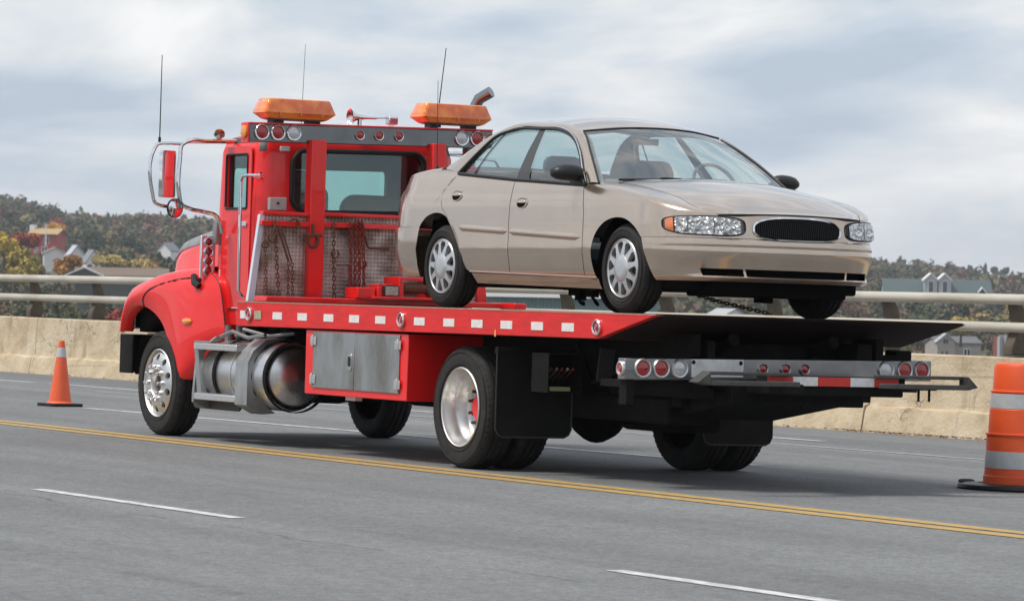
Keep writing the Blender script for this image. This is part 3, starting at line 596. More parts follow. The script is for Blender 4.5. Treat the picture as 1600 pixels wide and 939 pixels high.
for z, x0, x1 in ((0.785, -4.97, -4.09), (0.355, -4.94, -4.10)):
    st = T(MB().box(x0, x1, -0.055, 0.16, z, z+0.055), 'step', ALU, bevel=0.006)
    for k in range(16): MB().box(x0+0.03+k*0.053, x0+0.06+k*0.053, -0.045, 0.15, z+0.0555, z+0.061).build('tread_bar', ALUD, st)
T(MB().tube([(-4.75, 0.1, 0.9), (-4.6, 0.14, 0.95), (-4.4, 0.2, 0.90), (-4.15, 0.24, 0.93)], 0.018, 8).tube([(-4.7, 0.3, 0.9), (-4.5, 0.2, 0.97), (-4.2, 0.3, 0.92), (-3.9, 0.4, 0.95)], 0.016, 8).tube([(-4.86, 0.22, 0.86), (-4.86, 0.22, 1.0)], 0.03, 10), 'air_hose', mat('grey_hose', (0.2, 0.2, 0.2), 0.5, 0.4))
T(MB().prism(rrect(-5.30, -4.30, 0.27, 0.62, 0.08, 5), 'y', 0.10, 0.12), 'splash_guard', mat('grey_splash_guard', (0.035, 0.034, 0.035), 0.55, var=0.4, vscale=6))

# ---- front fender, bumper, hood
def fender(sgn):
    inn = crv([(-6.845, 0.90), (-6.80, 1.00), (-6.65, 1.10), (-6.38, 1.14), (-6.12, 1.09), (-5.91, 0.985), (-5.75, 0.80), (-5.645, 0.64), (-5.585, 0.51)], 40)
    ot = segs(([(-6.93, 0.90), (-6.92, 1.05), (-6.72, 1.225), (-6.30, 1.345), (-5.75, 1.435), (-5.25, 1.47)], 22), ([(-5.25, 1.47), (-5.05, 1.36), (-4.95, 1.15), (-4.89, 0.955)], 9), ([(-4.89, 0.955), (-5.08, 0.76), (-5.30, 0.60), (-5.45, 0.51)], 9))
    def Y(x): s = min(max((x+6.35)/1.35, 0), 1); s = s*s*(3-2*s); fr = max(0, (-6.60-x)/0.33); return 0.055 + 0.145*s + 0.16*fr*fr
    G = []
    for i in range(13):
        t = i/12; row = []
        for a, b in zip(inn, ot):
            p = a + (b-a)*t; ye = 0.055 - 0.02*math.sin(math.pi*min(1, t*3)) if t < 1/3 else 0.055
            y = (0.06*(1-t) + Y(p[0])*t) - 0.035*math.sin(math.pi*t)**0.8
            row.append((p[0], y, p[1]))
        G.append(row)
    lip = [[(p[0], 0.06+0.10*(1-q), p[1]) for p in inn] for q in (0, 0.6)]
    m = MB().grid(lip + G)
    # turned top and the run in to the bonnet side
    N = 23; top = [G[-1][k] for k in range(N)]; H = []
    for q in np.linspace(0, 1, 9):
        row = []
        for k, p in enumerate(top):
            tx, ty, tz = p[0] + (0.10 if k < 3 else 0.03), 0.62, p[2] + 0.10 - 0.04*k/N
            c = (p[0]-0.01, p[1]-0.005, tz-0.005)
            w0, w1, w2 = (1-q)**2, 2*q*(1-q), q*q
            row.append((w0*p[0]+w1*c[0]+w2*tx, w0*p[1]+w1*(p[1]+0.01)+w2*ty, w0*p[2]+w1*c[2]+w2*tz))
        H.append(row)
    m.grid(H)
    mk = MB().lathe([(0.075, 0.0), (0.070, -0.018), (0.05, -0.03), (0, -0.034)], n=20).xf(lambda x, y, z: (x*1.15-5.43, y+0.085, z*0.42+1.02))
    hl = MB().prism(rrect(-0.055, 0.055, 0.93, 1.09, 0.03, 4), 'x', -0.012, 0.012).xf(lambda x, y, z: (-6.90 + x, y+0.26, z))
    ed = [G[-1][k] for k in range(22, len(G[-1]))]; sc = MB().tube([(p[0]+0.004, p[1]+0.004, p[2]) for p in ed[:11]], 0.005, 6)
    m.grid([[(p[0], p[1], p[2]) for p in ed], [(p[0], p[1]+0.11, p[2]) for p in ed]])
    if sgn > 0: m, mk, hl, sc = m.mir(), mk.mir(), hl.mir(), sc.mir()
    f = T(m, 'fender', RED, smooth=60, merge=True)
    mk.build('marker_lamp', LENSY, f); hl.build('headlamp', CHROME, f, bevel=0.01); sc.build('edge_seal', BLK, f)
    return f, G
fen, FG = fender(-1); fender(1)
# bonnet split line over the fender
pts = [(-6.335, 0.050, 1.125), (-6.32, 0.040, 1.18), (-6.22, 0.055, 1.26), (-6.02, 0.085, 1.325), (-5.75, 0.125, 1.375), (-5.45, 0.172, 1.405), (-5.30, 0.196, 1.41)]
def fy(x, z):
    best = min(((p[0]-x)**2+(p[2]-z)**2, p[1]) for row in FG for p in row); return best[1]
cv = crv([(p[0], p[2]) for p in pts], 26); MB().tube([(x, fy(x, z)-0.0015, z) for x, z in cv], 0.0065, 6).build('bonnet_gap', BLK, fen)
wl = MB().lathe([(0.60, 0.0), (0.60, 0.5)], c=(FX-0.15, 0.15, 0.50), n=24, a0=R_(5), a1=R_(178)); T(wl, 'wheel_well', BLACK); T(wl.mir(), 'wheel_well', BLACK)
bp = MB().prism([(0.30, -6.93), (0.10, -6.93), (0.08, -6.90), (0.08, -6.62), (0.10, -6.62), (0.10, -6.88), (0.30, -6.905)], 'z', 0.53, 0.88).xf(lambda x, y, z: (y, x, z))
bp.xf(lambda x, y, z: (x, y, z)); bp2 = MB().box(-6.93, -6.90, 0.30, 2.14, 0.53, 0.88)
T(bp, 'bumper_end', BLACK, bevel=0.006); T(MB().add(bp.v, bp.f).mir(), 'bumper_end', BLACK, bevel=0.006)
for y0, y1 in ((0.24, 0.80), (1.64, 2.20)): T(MB().box(-6.85, -6.55, y0, y1, 0.55, 1.12), 'inner_fender', BLACK, bevel=0.02); T(bp2, 'front_bumper', CHROME, bevel=0.01)
T(MB().box(-6.94, -6.30, 0.085, 0.30, 0.885, 0.905), 'bumper_top', mat('cream_trim', (0.55, 0.47, 0.35), 0.5), bevel=0.004)
# bonnet: sections from the cab to the nose
secs = []
for X, hw, zs, zt in ((-5.28, 0.80, 1.79, 1.90), (-5.6, 0.795, 1.785, 1.89), (-6.0, 0.775, 1.765, 1.855), (-6.35, 0.745, 1.72, 1.80), (-6.6, 0.715, 1.665, 1.745), (-6.74, 0.69, 1.58, 1.68), (-6.80, 0.66, 1.45, 1.54)):
    hl_ = []
    zc = float(np.interp(X, [-6.80, -6.74, -6.6, -6.35, -6.0, -5.28], [1.72, 1.83, 1.885, 1.915, 1.935, 1.96]))
    for y, z in ((-hw-0.02, 1.20), (-hw, zs-0.12), (-hw+0.012, zs-0.02), (-hw+0.035, zs+0.03), (-hw+0.10, zt-0.03), (-hw+0.17, zt), (-hw*0.45, zc-0.015), (0, zc)): hl_.append((y, z))
    full = hl_ + [(-y, z) for y, z in reversed(hl_[:-1])]
    secs.append([(X, YC+y, z) for y, z in full])
secs.append([(p[0]-0.03, YC+(p[1]-YC)*0.9, 1.2+(p[2]-1.2)*0.8) for p in secs[-1]])
S_ = np.array(secs); S2 = np.array([crv(S_[:, k], 24) for k in range(S_.shape[1])]).transpose(1, 0, 2)
HD = T(MB().grid(S2), 'hood', RED, smooth=40)
for sg in (0, 1):
    cl = (lambda k: k) if sg == 0 else (lambda k: 14-k); bnd = []
    for i in range(0, 22):
        c1, c2, c3, c4 = [Vector(S2[i, cl(k)]) for k in (1, 2, 3, 4)]; w = 1-(i/21)**3; o = Vector((0, -0.005 if sg == 0 else 0.005, 0.002))
        a = c2.lerp(c1, 0.42*w); b = c3.lerp(c4, 0.7); bnd.append([tuple(a+o), tuple(c2.lerp(a, 0.3)+o), tuple(c3+o), tuple(c3.lerp(b, w)+o)])
    MB().grid(bnd).build('silver_flash', ALUD, HD, smooth=60)
T(MB().prism([(YC-0.60, 0.75), (YC+0.60, 0.75), (YC+0.60, 1.45), (YC-0.60, 1.45)], 'x', -6.92, -6.86), 'radiator_grille', CHROME, bevel=0.03)
# cowl-side intake panel with four rear-facing lamps
IP = T(MB().box(-5.285, -5.25, 0.115, 0.252, 1.405, 1.775), 'intake_panel', CHROME, bevel=0.006)
def rlamp(parent, X, y, z, r, lens, sx=1, ring=CHROME):
    q = MB().lathe([(r*1.32, 0), (r*1.32, 0.012), (r*1.2, 0.022), (r*1.04, 0.018), (r, 0.006)], c=(X, y, z), axis='x', n=26); q.build('lamp_ring', ring, parent)
    w = MB().lathe([(r*1.02, 0.006), (r*0.9, 0.012), (r*0.5, 0.017), (0, 0.019)], c=(X, y, z), axis='x', n=22); w.build('lamp_lens', lens, parent)
for z in (1.72, 1.635, 1.55, 1.465): rlamp(IP, -5.25, 0.182, z, 0.032, LENSR)
T(MB().box(-5.42, -5.30, 0.13, 0.25, 1.355, 1.40).tube([(-5.4, 0.12, 1.42), (-5.34, 0.10, 1.36), (-5.28, 0.12, 1.33)], 0.03, 8), 'hood_latch', BLK)
T(MB().box(-5.22, -5.14, 0.20, 0.28, 1.70, 1.92), 'mirror_bracket_foot', ALUD, bevel=0.01)

# ---- cab
def ring_at(z, x0, x1, y0, y1, r): return [(x, y, z) for x, y in rrect(x0, x1, y0, y1, r, 6)]
def loft(rings):
    mb = MB(); n = len(rings[0]); mb.add([p for rg in rings for p in rg], [(i*n+k, i*n+(k+1) % n, (i+1)*n+(k+1) % n, (i+1)*n+k) for i in range(len(rings)-1) for k in range(n)])
    mb.f += [tuple(reversed(range(n))), tuple(range((len(rings)-1)*n, len(rings)*n))]; return mb
CX0, CX1, CY0, CY1 = -5.32, -4.42, 0.262, 2.178
def cabring(z, i, r=0.13): return ring_at(z, CX0+i, CX1-i, CY0+i, CY1-i, r)
outer = loft([cabring(1.03, 0), cabring(2.0, 0.0), cabring(2.50, 0.012), cabring(2.575, 0.03), cabring(2.63, 0.075, 0.14), cabring(2.665, 0.15, 0.15), cabring(2.68, 0.28, 0.15)]).xf(cabz)
inner = loft([cabring(1.10, 0.05, 0.10), cabring(2.50, 0.06, 0.10), cabring(2.57, 0.10, 0.10), cabring(2.60, 0.18, 0.10)]).xf(cabz)
cab = outer.build('cab', RED, TR, smooth=35)
def tmp(mb): return mb.build('cutter', RED, None, merge=True)
cuts = [tmp(inner)]
RW = rrect(0.575, 1.865, 1.985, 2.515, 0.13, 6); cuts.append(tmp(MB().prism(RW, 'x', -4.60, -4.30).xf(cabz)))
SW = rrect(-5.07, -4.62, 2.005, 2.485, 0.03, 4); cuts.append(tmp(MB().prism(SW, 'y', 0.1, 0.5).xf(cabz))); cuts.append(tmp(MB().prism(SW, 'y', 1.95, 2.35).xf(cabz)))
WW = rrect(0.42, 1.92, 1.93, 2.42, 0.10, 5); cuts.append(tmp(MB().prism(WW, 'x', -5.45, -5.15).xf(cabz)))
for c in cuts: c.parent = TR
boolean_cut(cab, cuts)
cab.data.materials.clear(); cab.data.materials.append(RED); cab.data.materials.append(SEATD)
for pl in cab.data.polygons:
    c = pl.center; ins = min(c.x-CX0, CX1-c.x, c.y-CY0, CY1-c.y); pl.material_index = 1 if (ins > 0.043 and 1.08 < c.z < 2.645) or (c.x < CX0+0.06 and abs(pl.normal.x) < 0.3 and 0.35 < c.y < 2.0 and 1.9 < c.z < 2.5) or (min(c.y-CY0, CY1-c.y) < 0.058 and abs(pl.normal.y) < 0.3 and -5.08 < c.x < -4.61 and 1.98 < c.z < 2.55) else 0
cab['label'] = 'red cab with a wide rounded rear window'
MB().prism(RW, 'x', -4.446, -4.440).xf(cabz).build('rear_window', GLASS, cab, smooth=0)
MB().tube([(-4.418, y, z) for y, z in RW], 0.022, 8, closed=True).xf(cabz).build('window_seal', BLK, cab)
for yy in (0.285, 2.155):
    MB().prism(SW, 'y', yy-0.003, yy+0.003).xf(cabz).build('side_window', GLASS, cab, smooth=0)
MB().prism(WW, 'x', -5.30, -5.294).xf(cabz).build('windscreen', GLASS, cab, smooth=0)
# door panels, proud of the cab skin, with the window opening left free
def door(sgn):
    x0, x1, z0, z1 = -5.13, -4.555, 1.155, 2.545; wx0, wx1, wz0, wz1 = -5.065, -4.625, 2.01, 2.48
    outp = rrect(x0, x1, z0, z1, 0.05, 5); inp = rrect(wx0, wx1, wz0, wz1, 0.025, 5); n = len(outp); ya, yb = 0.250, 0.2615
    v = [(x, ya, z) for x, z in outp] + [(x, ya, z) for x, z in inp] + [(x, yb, z) for x, z in outp] + [(x, yb+0.02, z) for x, z in inp]
    f = [(i, (i+1) % n, n+(i+1) % n, n+i) for i in range(n)] + [(i, 2*n+i, 2*n+(i+1) % n, (i+1) % n) for i in range(n)] + [(n+i, n+(i+1) % n, 3*n+(i+1) % n, 3*n+i) for i in range(n)]
    m = MB().add(v, f).xf(cabz); g = MB().tube([(x, 0.2485, z) for x, z in inp], 0.010, 6, closed=True).xf(cabz)
    tr = MB().tube([(-5.137, 0.248, 1.48), (-5.137, 0.248, 1.22), (-5.12, 0.248, 1.165), (-5.06, 0.248, 1.15), (-4.56, 0.248, 1.148)], 0.009, 8).xf(cabz)
    h = MB().prism(rrect(-4.70, -4.60, 1.86, 1.90, 0.015, 3), 'y', 0.236, 0.250).xf(cabz)
    if sgn > 0: m, g, tr, h = m.mir(), g.mir(), tr.mir(), h.mir()
    d = T(m, 'door', RED, smooth=35); g.build('window_seal', BLK, d); tr.build('chrome_trim', CHROME, d); h.build('handle', CHROME, d)
door(-1); door(1)
T(MB().box(-5.20, -4.42, 0.258, 2.182, 1.003, 1.14), 'cab_skirt', RED, bevel=0.006)
T(MB().tube([(-4.40, 0.24, 2.29), (-4.44, 0.17, 2.29), (-4.52, 0.155, 2.285), (-4.555, 0.155, 2.24), (-4.55, 0.155, 1.9), (-4.535, 0.155, 1.30), (-4.53, 0.20, 1.24)], 0.014, 10), 'grab_handle', CHROME)
T(MB().lathe([(0.03, 0), (0.03, 0.012), (0.018, 0.02)], c=(-4.41, 0.27, 2.29), axis='x', n=14), 'handle_mount', CHROME)
# inside the cab
def cab_seat(y):
    a = MB().prism(rrect(-0.24, 0.24, 1.72, 2.24, 0.10, 5), 'x', -4.66, -4.54).xf(lambda x, yy, z: (x, yy+y, z))
    b = MB().prism(rrect(-0.26, 0.26, 1.58, 1.72, 0.05, 4), 'x', -5.05, -4.58).xf(lambda x, yy, z: (x, yy+y, z))
    s_ = T(a, 'seat', SEATD, bevel=0.03); b.build('cushion', SEATD, s_, bevel=0.03)
    MB().prism(rrect(-0.15, 0.15, 2.23, 2.36, 0.05, 5), 'x', -4.63, -4.55).xf(lambda x, yy, z: (x, yy+y, z)).build('headrest', SEATD, s_, bevel=0.02)
    return s_
cab_seat(0.76)
T(MB().prism(rrect(-0.42, 0.42, 1.70, 2.17, 0.14, 6), 'x', -4.66, -4.54).move(0, 1.56, 0), 'bench_seat', SEATD, bevel=0.03)
T(MB().box(-5.24, -5.0, 0.33, 2.11, 1.55, 1.94), 'dashboard', SEATD, bevel=0.03)
T(MB().tube([(-4.97 - 0.05*math.sin(t)*0.5, 0.68 + 0.21*math.cos(t), 2.02 + 0.20*math.sin(t)) for t in np.linspace(0, 2*math.pi, 25)[:-1]], 0.014, 8, closed=True).tube([(-5.02, 0.47, 2.02), (-5.0, 0.68, 2.02), (-5.02, 0.89, 2.02)], 0.012, 6).tube([(-5.0, 0.68, 2.02), (-5.14, 0.68, 1.85)], 0.025, 8), 'steering_wheel', SEATD)
T(MB().box(-5.26, -4.48, 0.32, 2.12, 2.515, 2.56).xf(cabz), 'headliner', SEATD, bevel=0.02)
T(MB().box(-5.262, -5.245, 0.36, 2.08, 2.37, 2.505).xf(cabz), 'sun_visor', SEATD)

# ---- rear headboard frame, tread plates, light beam
for y0, y1 in ((0.625, 0.765), (1.79, 1.92)): T(MB().box(-4.26, -4.14, y0, y1, 1.2145, 2.60).xf(lambda x, y, z: cabz(x, y, z) if z > 2 else (x, y, z)), 'headboard_post', RED, bevel=0.008)
T(MB().box(-4.245, -4.155, 0.19, 0.624, 1.955, 1.985).box(-4.245, -4.155, 0.766, 1.789, 1.965, 1.995).box(-4.245, -4.155, 1.921, 2.30, 1.975, 2.0), 'headboard_top_bar', RED, bevel=0.005)
T(MB().box(-4.20, -4.145, 0.175, 0.624, 1.862, 1.905).box(-4.20, -4.145, 0.766, 1.789, 1.868, 1.911).box(-4.20, -4.145, 1.921, 2.31, 1.87, 1.913), 'chain_bar', RED, bevel=0.005)
T(MB().prism([(0.125, 1.2145), (0.622, 1.2145), (0.622, 1.954), (0.20, 1.954)], 'x', -4.225, -4.21), 'tread_plate', TREAD)
T(MB().prism([(0.768, 1.2145), (1.788, 1.2145), (1.788, 1.964), (0.768, 1.964)], 'x', -4.225, -4.21), 'tread_plate', TREAD)
T(MB().prism([(1.923, 1.2145), (2.32, 1.2145), (2.28, 1.97), (1.923, 1.97)], 'x', -4.225, -4.21), 'tread_plate', TREAD)
T(MB().prism([(0.085, 1.2145), (0.145, 1.2145), (0.222, 1.955), (0.175, 1.955)], 'x', -4.235, -4.19), 'edge_strip', mat('pale_blue_reflective_edge', (0.60, 0.66, 0.74), 0.4), bevel=0.003)
T(MB().prism([(2.30, 1.2145), (2.40, 1.2145), (2.31, 1.97), (2.24, 1.97)], 'x', -4.25, -4.19), 'headboard_leg', RED, bevel=0.004)
LB = T(MB().box(-4.33, -4.205, 0.062, 2.41, 2.572, 2.722).xf(cabz), 'light_beam', BEAMD, bevel=0.006)
MB().box(-4.34, -4.205, 0.055, 2.415, 2.7235, 2.738).xf(cabz).build('beam_cap', RED, LB, bevel=0.003)
MB().box(-4.345, -4.205, 0.045, 0.0615, 2.56, 2.735).xf(cabz).build('beam_end', RED, LB, bevel=0.003)
for y, ln, r in ((0.172, LENSR, 0.054), (0.323, LENSR, 0.054), (0.474, LENSW, 0.054), (1.103, LENSR, 0.035), (1.288, LENSR, 0.035), (1.481, LENSR, 0.035), (2.10, LENSW, 0.054), (2.25, LENSR, 0.054), (2.37, LENSR, 0.04)):
    rlamp(LB, -4.205, y, 2.655 + 0.02*(y-0.2), r, ln)
MB().lathe([(0.055, 0.0), (0.055, -0.015), (0.04, -0.02), (0, -0.02)], c=(-4.27, 0.045, 2.655), n=20).build('side_lamp', LENSY, LB)
T(MB().box(-4.41, -4.375, 0.44, 0.53, 2.50, 2.545).xf(cabz), 'cargo_lamp', LENSW, bevel=0.01)
JB = T(MB().box(-4.415, -4.36, 0.345, 0.505, 1.995, 2.105).xf(cabz), 'switch_box', mat('grey_box_paint', (0.42, 0.40, 0.38), 0.5, var=0.3, vscale=20), bevel=0.006)
MB().lathe([(0.012, 0), (0.010, 0.012), (0, 0.014)], c=(-4.36, 0.42, 2.06), axis='x', n=10).build('knob', BLK, JB)
# amber beacons
def beacon(y0, y1, zb):
    yc = (y0+y1)/2; h = (y1-y0)/2; e = empty('beacon', (-4.27, yc, zb)); e.parent = TR
    def rg(z, i, xi): return [(x, y, z) for x, y in rrect(-0.15+xi, 0.15-xi, -h+i, h-i, 0.03, 3)]
    loft([rg(0.034, 0.062, 0.03), rg(0.080, 0.0, 0.0), rg(0.090, 0.0, 0.0), rg(0.196, 0.040, 0.03), rg(0.203, 0.048, 0.042)]).build('lens', AMBER, e, smooth=30)
    loft([rg(0.022, 0.10, 0.05), rg(0.033, 0.064, 0.032)]).build('base', ALUD, e)
    for s_ in (-1, 1): MB().box(-0.06, 0.06, s_*h*0.52-0.05, s_*h*0.52+0.05, -0.006, 0.023).build('mount', BLK, e)
    for s_ in (-0.6, 0.0, 0.6): MB().box(0.147, 0.153, s_*h-0.004, s_*h+0.004, 0.06, 0.09).build('rib', LENSY, e)
beacon(0.172, 0.838, 2.745); beacon(1.685, 2.360, 2.782)
# roof horn, work lamp, exhaust, aerials
T(MB().lathe([(0.012, -0.16), (0.016, -0.05), (0.03, 0.05), (0.065, 0.12), (0.07, 0.125)], axis='y', n=20).xf(lambda x, y, z: (x-4.45, 1.24-y*0.9, z+2.84)).tube([(-4.45, 1.22, 2.76), (-4.45, 1.22, 2.83)], 0.02, 8).tube([(-4.45, 1.36, 2.84), (-4.42, 1.46, 2.845)], 0.008, 6), 'air_horn', CHROME)
RL = T(MB().box(-4.42, -4.34, 1.455, 1.545, 2.785, 2.86), 'roof_lamp', CHROME, bevel=0.01); MB().box(-4.34, -4.335, 1.465, 1.535, 2.795, 2.84).build('lamp_lens', LENSR, RL); MB().box(-4.40, -4.36, 1.48, 1.52, 2.74, 2.785).build('mount', CHROME, RL)
ex = [(-4.62, 2.42, 1.1), (-4.62, 2.42, 2.90), (-4.61, 2.43, 3.0), (-4.56, 2.47, 3.08), (-4.48, 2.53, 3.13)]
T(MB().tube(crv(ex, 16).tolist(), 0.052, 16), 'exhaust_stack', mat('dark_chrome', (0.30, 0.30, 0.31), 0.12, 1.0))
def aerial(p0, p1, r, nm='aerial'): T(MB().tube([p0, p1], [r, r*0.6], 6).tube([p0, (p0[0], p0[1], p0[2]+0.06)], r*2.2, 6), nm, BLK)
aerial((-5.0, -0.42, 2.54), (-5.0, -0.42, 3.31), 0.006); aerial((-4.6, 2.05, 2.75), (-4.6, 2.13, 3.50), 0.006); aerial((-4.7, 0.78, 2.68), (-4.7, 0.80, 3.46), 0.003)

# ---- side mirrors
def mirror(sgn):
    X = -5.0
    t1 = crv([(X, 0.30, 2.60), (X, 0.05, 2.59), (X, -0.16, 2.578), (X, -0.215, 2.54), (X, -0.222, 2.46), (X, -0.218, 2.10), (X, -0.20, 2.035), (X, -0.12, 2.00), (X, 0.02, 1.975), (X+0.02, 0.12, 1.945), (X+0.02, 0.165, 1.89), (X, 0.20, 1.80)], 48)
    t2 = crv([(X, -0.20, 2.555), (X, -0.36, 2.55), (X, -0.44, 2.54), (X, -0.47, 2.49), (X, -0.468, 2.10), (X, -0.45, 2.04), (X, -0.39, 2.015), (X, -0.26, 2.01)], 30)
    tb = MB().tube(t1.tolist(), 0.020, 10).tube(t2.tolist(), 0.016, 10).tube([(X, 0.26, 2.585), (X, -0.20, 2.565)], 0.009, 8)
    hd = loft([[(x, y, z) for y, z in rrect(-0.405-i, -0.255+i, 2.085-i, 2.49+i, 0.02, 3)] for x, i in ((X-0.055, -0.02), (X-0.035, 0), (X+0.012, 0))])
    gl = MB().prism(rrect(-0.395, -0.265, 2.095, 2.48, 0.015, 3), 'x', X+0.013, X+0.016)
    cy, cz, r = -0.285, 1.995, 0.084
    rd = MB().lathe([(0.0, -0.05), (r*0.7, -0.04), (r, -0.01), (r, 0.008), (r*0.95, 0.012)], c=(X+0.05, cy, cz), axis='x', n=30)
    rg = MB().lathe([(r*0.95, 0.009), (r*0.7, 0.018), (r*0.35, 0.023), (0, 0.0245)], c=(X+0.05, cy, cz), axis='x', n=30)
    ang = R_(15)
    def yaw(x, y, z, c=(X, -0.33)): dx, dy = x-c[0], y-c[1]; return (c[0]+dx*math.cos(ang)-dy*math.sin(ang), c[1]+dx*math.sin(ang)+dy*math.cos(ang), z)
    for q in (hd, gl, rd, rg): q.xf(yaw)
    lp = MB().lathe([(0.0, -0.10), (0.03, -0.085), (0.055, -0.03), (0.062, 0.02), (0.055, 0.045), (0.0, 0.05)], axis='x', n=20).xf(lambda x, y, z: (x*0.9+X+0.02, y*0.9+0.13-x*0.3, z*0.75+2.655)).tube([(X, 0.13, 2.59), (X, 0.13, 2.63)], 0.015, 8)
    L_ = [tb, hd, gl, rd, rg, lp]
    if sgn > 0: L_ = [q.mir() for q in L_]
    e = T(L_[0], 'mirror_bracket', CHROME); T(L_[1], 'mirror', CHROME); L_[2].build('mirror_glass', MIRR, e, smooth=0)
    q = T(L_[3], 'convex_mirror', BLK); L_[4].build('mirror_glass', MIRR, q, smooth=60); T(L_[5], 'mirror_arm_lamp', CHROME)
MIRR = mat('mirror_glass', (0.85, 0.86, 0.86), 0.02, 1.0)
mirror(-1); mirror(1)

# ---- winch and work lamp at the deck front
WN = T(MB().box(-4.05, -3.72, 1.05, 1.95, 1.266, 1.288).box(-4.05, -3.75, 1.30, 1.345, 1.289, 1.46).box(-4.05, -3.75, 1.63, 1.675, 1.289, 1.46).box(-3.86, -3.80, 1.346, 1.629, 1.43, 1.46).box(-4.05, -3.75, 1.676, 1.95, 1.289, 1.36), 'winch_frame', RED, bevel=0.005)
MB().lathe([(0.0, -0.13), (0.065, -0.13), (0.065, -0.12), (0.045, -0.115), (0.045, 0.115), (0.065, 0.12), (0.065, 0.13), (0, 0.13)], c=(-3.83, 1.487, 1.365), n=20).build('winch_drum', RUST, WN)
T(MB().box(-4.05, -3.80, 0.93, 1.10, 1.266, 1.36).box(-4.05, -3.78, 1.11, 1.20, 1.289, 1.37), 'winch_motor', RED, bevel=0.008)
T(MB().box(-3.95, -3.80, 1.205, 1.295, 1.37, 1.40).box(-3.95, -3.8, 1.11, 1.20, 1.371, 1.39), 'winch_lever', RED, bevel=0.004)
WLp = T(MB().box(-3.84, -3.745, 1.155, 1.30, 1.285, 1.385), 'work_lamp', BLK, bevel=0.012); MB().box(-3.746, -3.738, 1.167, 1.288, 1.297, 1.373).build('lamp_lens', mat('work_lamp_lens', (0.50, 0.42, 0.38), 0.3, 0.3, coat=1, var=0.9, vscale=45, var_col=(0.25, 0.16, 0.14)), WLp, bevel=0.004)

# ---- rear bumper, mud flaps, valve box, wheel lift
RB = T(MB().box(2.50, 2.60, -0.178, 2.40, 0.757, 0.905).xf(lambda x, y, z: (x, y, z+0.012*y)), 'rear_bumper', BEAM, bevel=0.006)
MB().box(2.6005, 2.606, 0.36, 0.79, 0.775, 0.903).xf(lambda x, y, z: (x, y, z+0.012*y)).build('bracket_plate', ALU, RB, bevel=0.003)
for y in (0.375, 0.765): MB().lathe([(0.016, 0.007), (0, 0.0072)], c=(2.60, y, 0.885), axis='x', n=12).build('bolt_hole', BLACK, RB)
for y, ln, r in ((-0.04, LENSR, 0.052), (0.11, LENSR, 0.052), (0.26, LENSW, 0.052), (0.95, LENSR, 0.030), (1.14, LENSR, 0.030), (1.30, LENSR, 0.030), (2.0, LENSW, 0.052), (2.16, LENSR, 0.052), (2.31, LENSR, 0.052)):
    rlamp(RB, 2.60, y, 0.836+0.012*y, r, ln, ring=ALU)
MB().lathe([(0.052, 0), (0.052, -0.012), (0.042, -0.018), (0.038, -0.006)], c=(2.55, -0.178, 0.83), n=20).build('lamp_ring', ALU, RB); MB().lathe([(0.039, -0.004), (0.025, -0.012), (0, -0.014)], c=(2.55, -0.178, 0.83), n=18).build('lamp_lens', LENSR, RB)
T(MB().box(2.48, 2.58, -0.15, -0.09, 0.58, 0.756).box(2.2, 2.5, -0.14, 2.35, 0.70, 0.75), 'bumper_stay', BLACK)
def flap(y0, y1, z0):
    p = [(y0, 0.93), (y0, z0+0.06), (y0+0.02, z0+0.02), (y0+0.06, z0), (y1-0.06, z0), (y1-0.02, z0+0.02), (y1, z0+0.06), (y1, 0.93)]
    f = T(MB().prism(p, 'x', 0.615, 0.63), 'mud_flap', FLAP); MB().box(0.60, 0.65, y0-0.005, y1, 0.89, 0.935).build('flap_bar', BLACK, f)
    MB().tube([(0.632, q[0], q[1]) for q in p], 0.006, 6).build('flap_edge', mat('flap_edge_wear', (0.035, 0.034, 0.033), 0.5), f)
flap(-0.115, 0.53, 0.27); flap(1.69, 2.31, 0.23)
VB = MB().box(0.95, 1.2, 0.0, 0.012, 0.618, 0.905).box(0.95, 1.2, 0.275, 0.287, 0.618, 0.905).box(0.95, 1.2, 0.0125, 0.2745, 0.618, 0.63).box(0.95, 1.2, 0.0125, 0.2745, 0.893, 0.905).box(0.95, 0.96, 0.0125, 0.2745, 0.6305, 0.8925)
VBo = T(VB, 'valve_box', BLACK, bevel=0.003)
for k in range(5): MB().tube([(1.0, 0.06+k*0.045, 0.70), (1.14, 0.06+k*0.045, 0.79)], 0.006, 6).lathe([(0, -0.014), (0.014, 0), (0, 0.014)], c=(1.14, 0.06+k*0.045, 0.79), n=8).build('lever', ALU if k % 2 else RUSTR, VBo)
MB().box(1.02, 1.18, 0.03, 0.20, 0.631, 0.66).build('tray', mat('tan_tray', (0.35, 0.31, 0.18), 0.7), VBo)
T(MB().box(1.335, 1.345, -0.065, 0.065, -0.12, 0.12).xf(lambda x, y, z: (x, 0.40 + y*0.985 + z*0.12, 0.83 - y*0.1 + z)), 'valve_box_cover', mat('grey_cover', (0.07, 0.07, 0.075), 0.5, 0.5), bevel=0.004)
WX = 3.25
WLF = T(MB().box(WX-0.10, WX+0.04, 0.55, 1.70, 0.742, 0.818), 'wheel_lift_crossbar', BLACK, bevel=0.008)
for a, b, m_ in ((0.555, 0.76, REFR), (0.762, 0.965, REFL), (0.967, 1.235, REFR), (1.237, 1.435, REFL), (1.437, 1.64, REFR)):
    MB().box(WX+0.0405, WX+0.044, a, b, 0.750, 0.812).build('reflector_tape', m_, WLF)
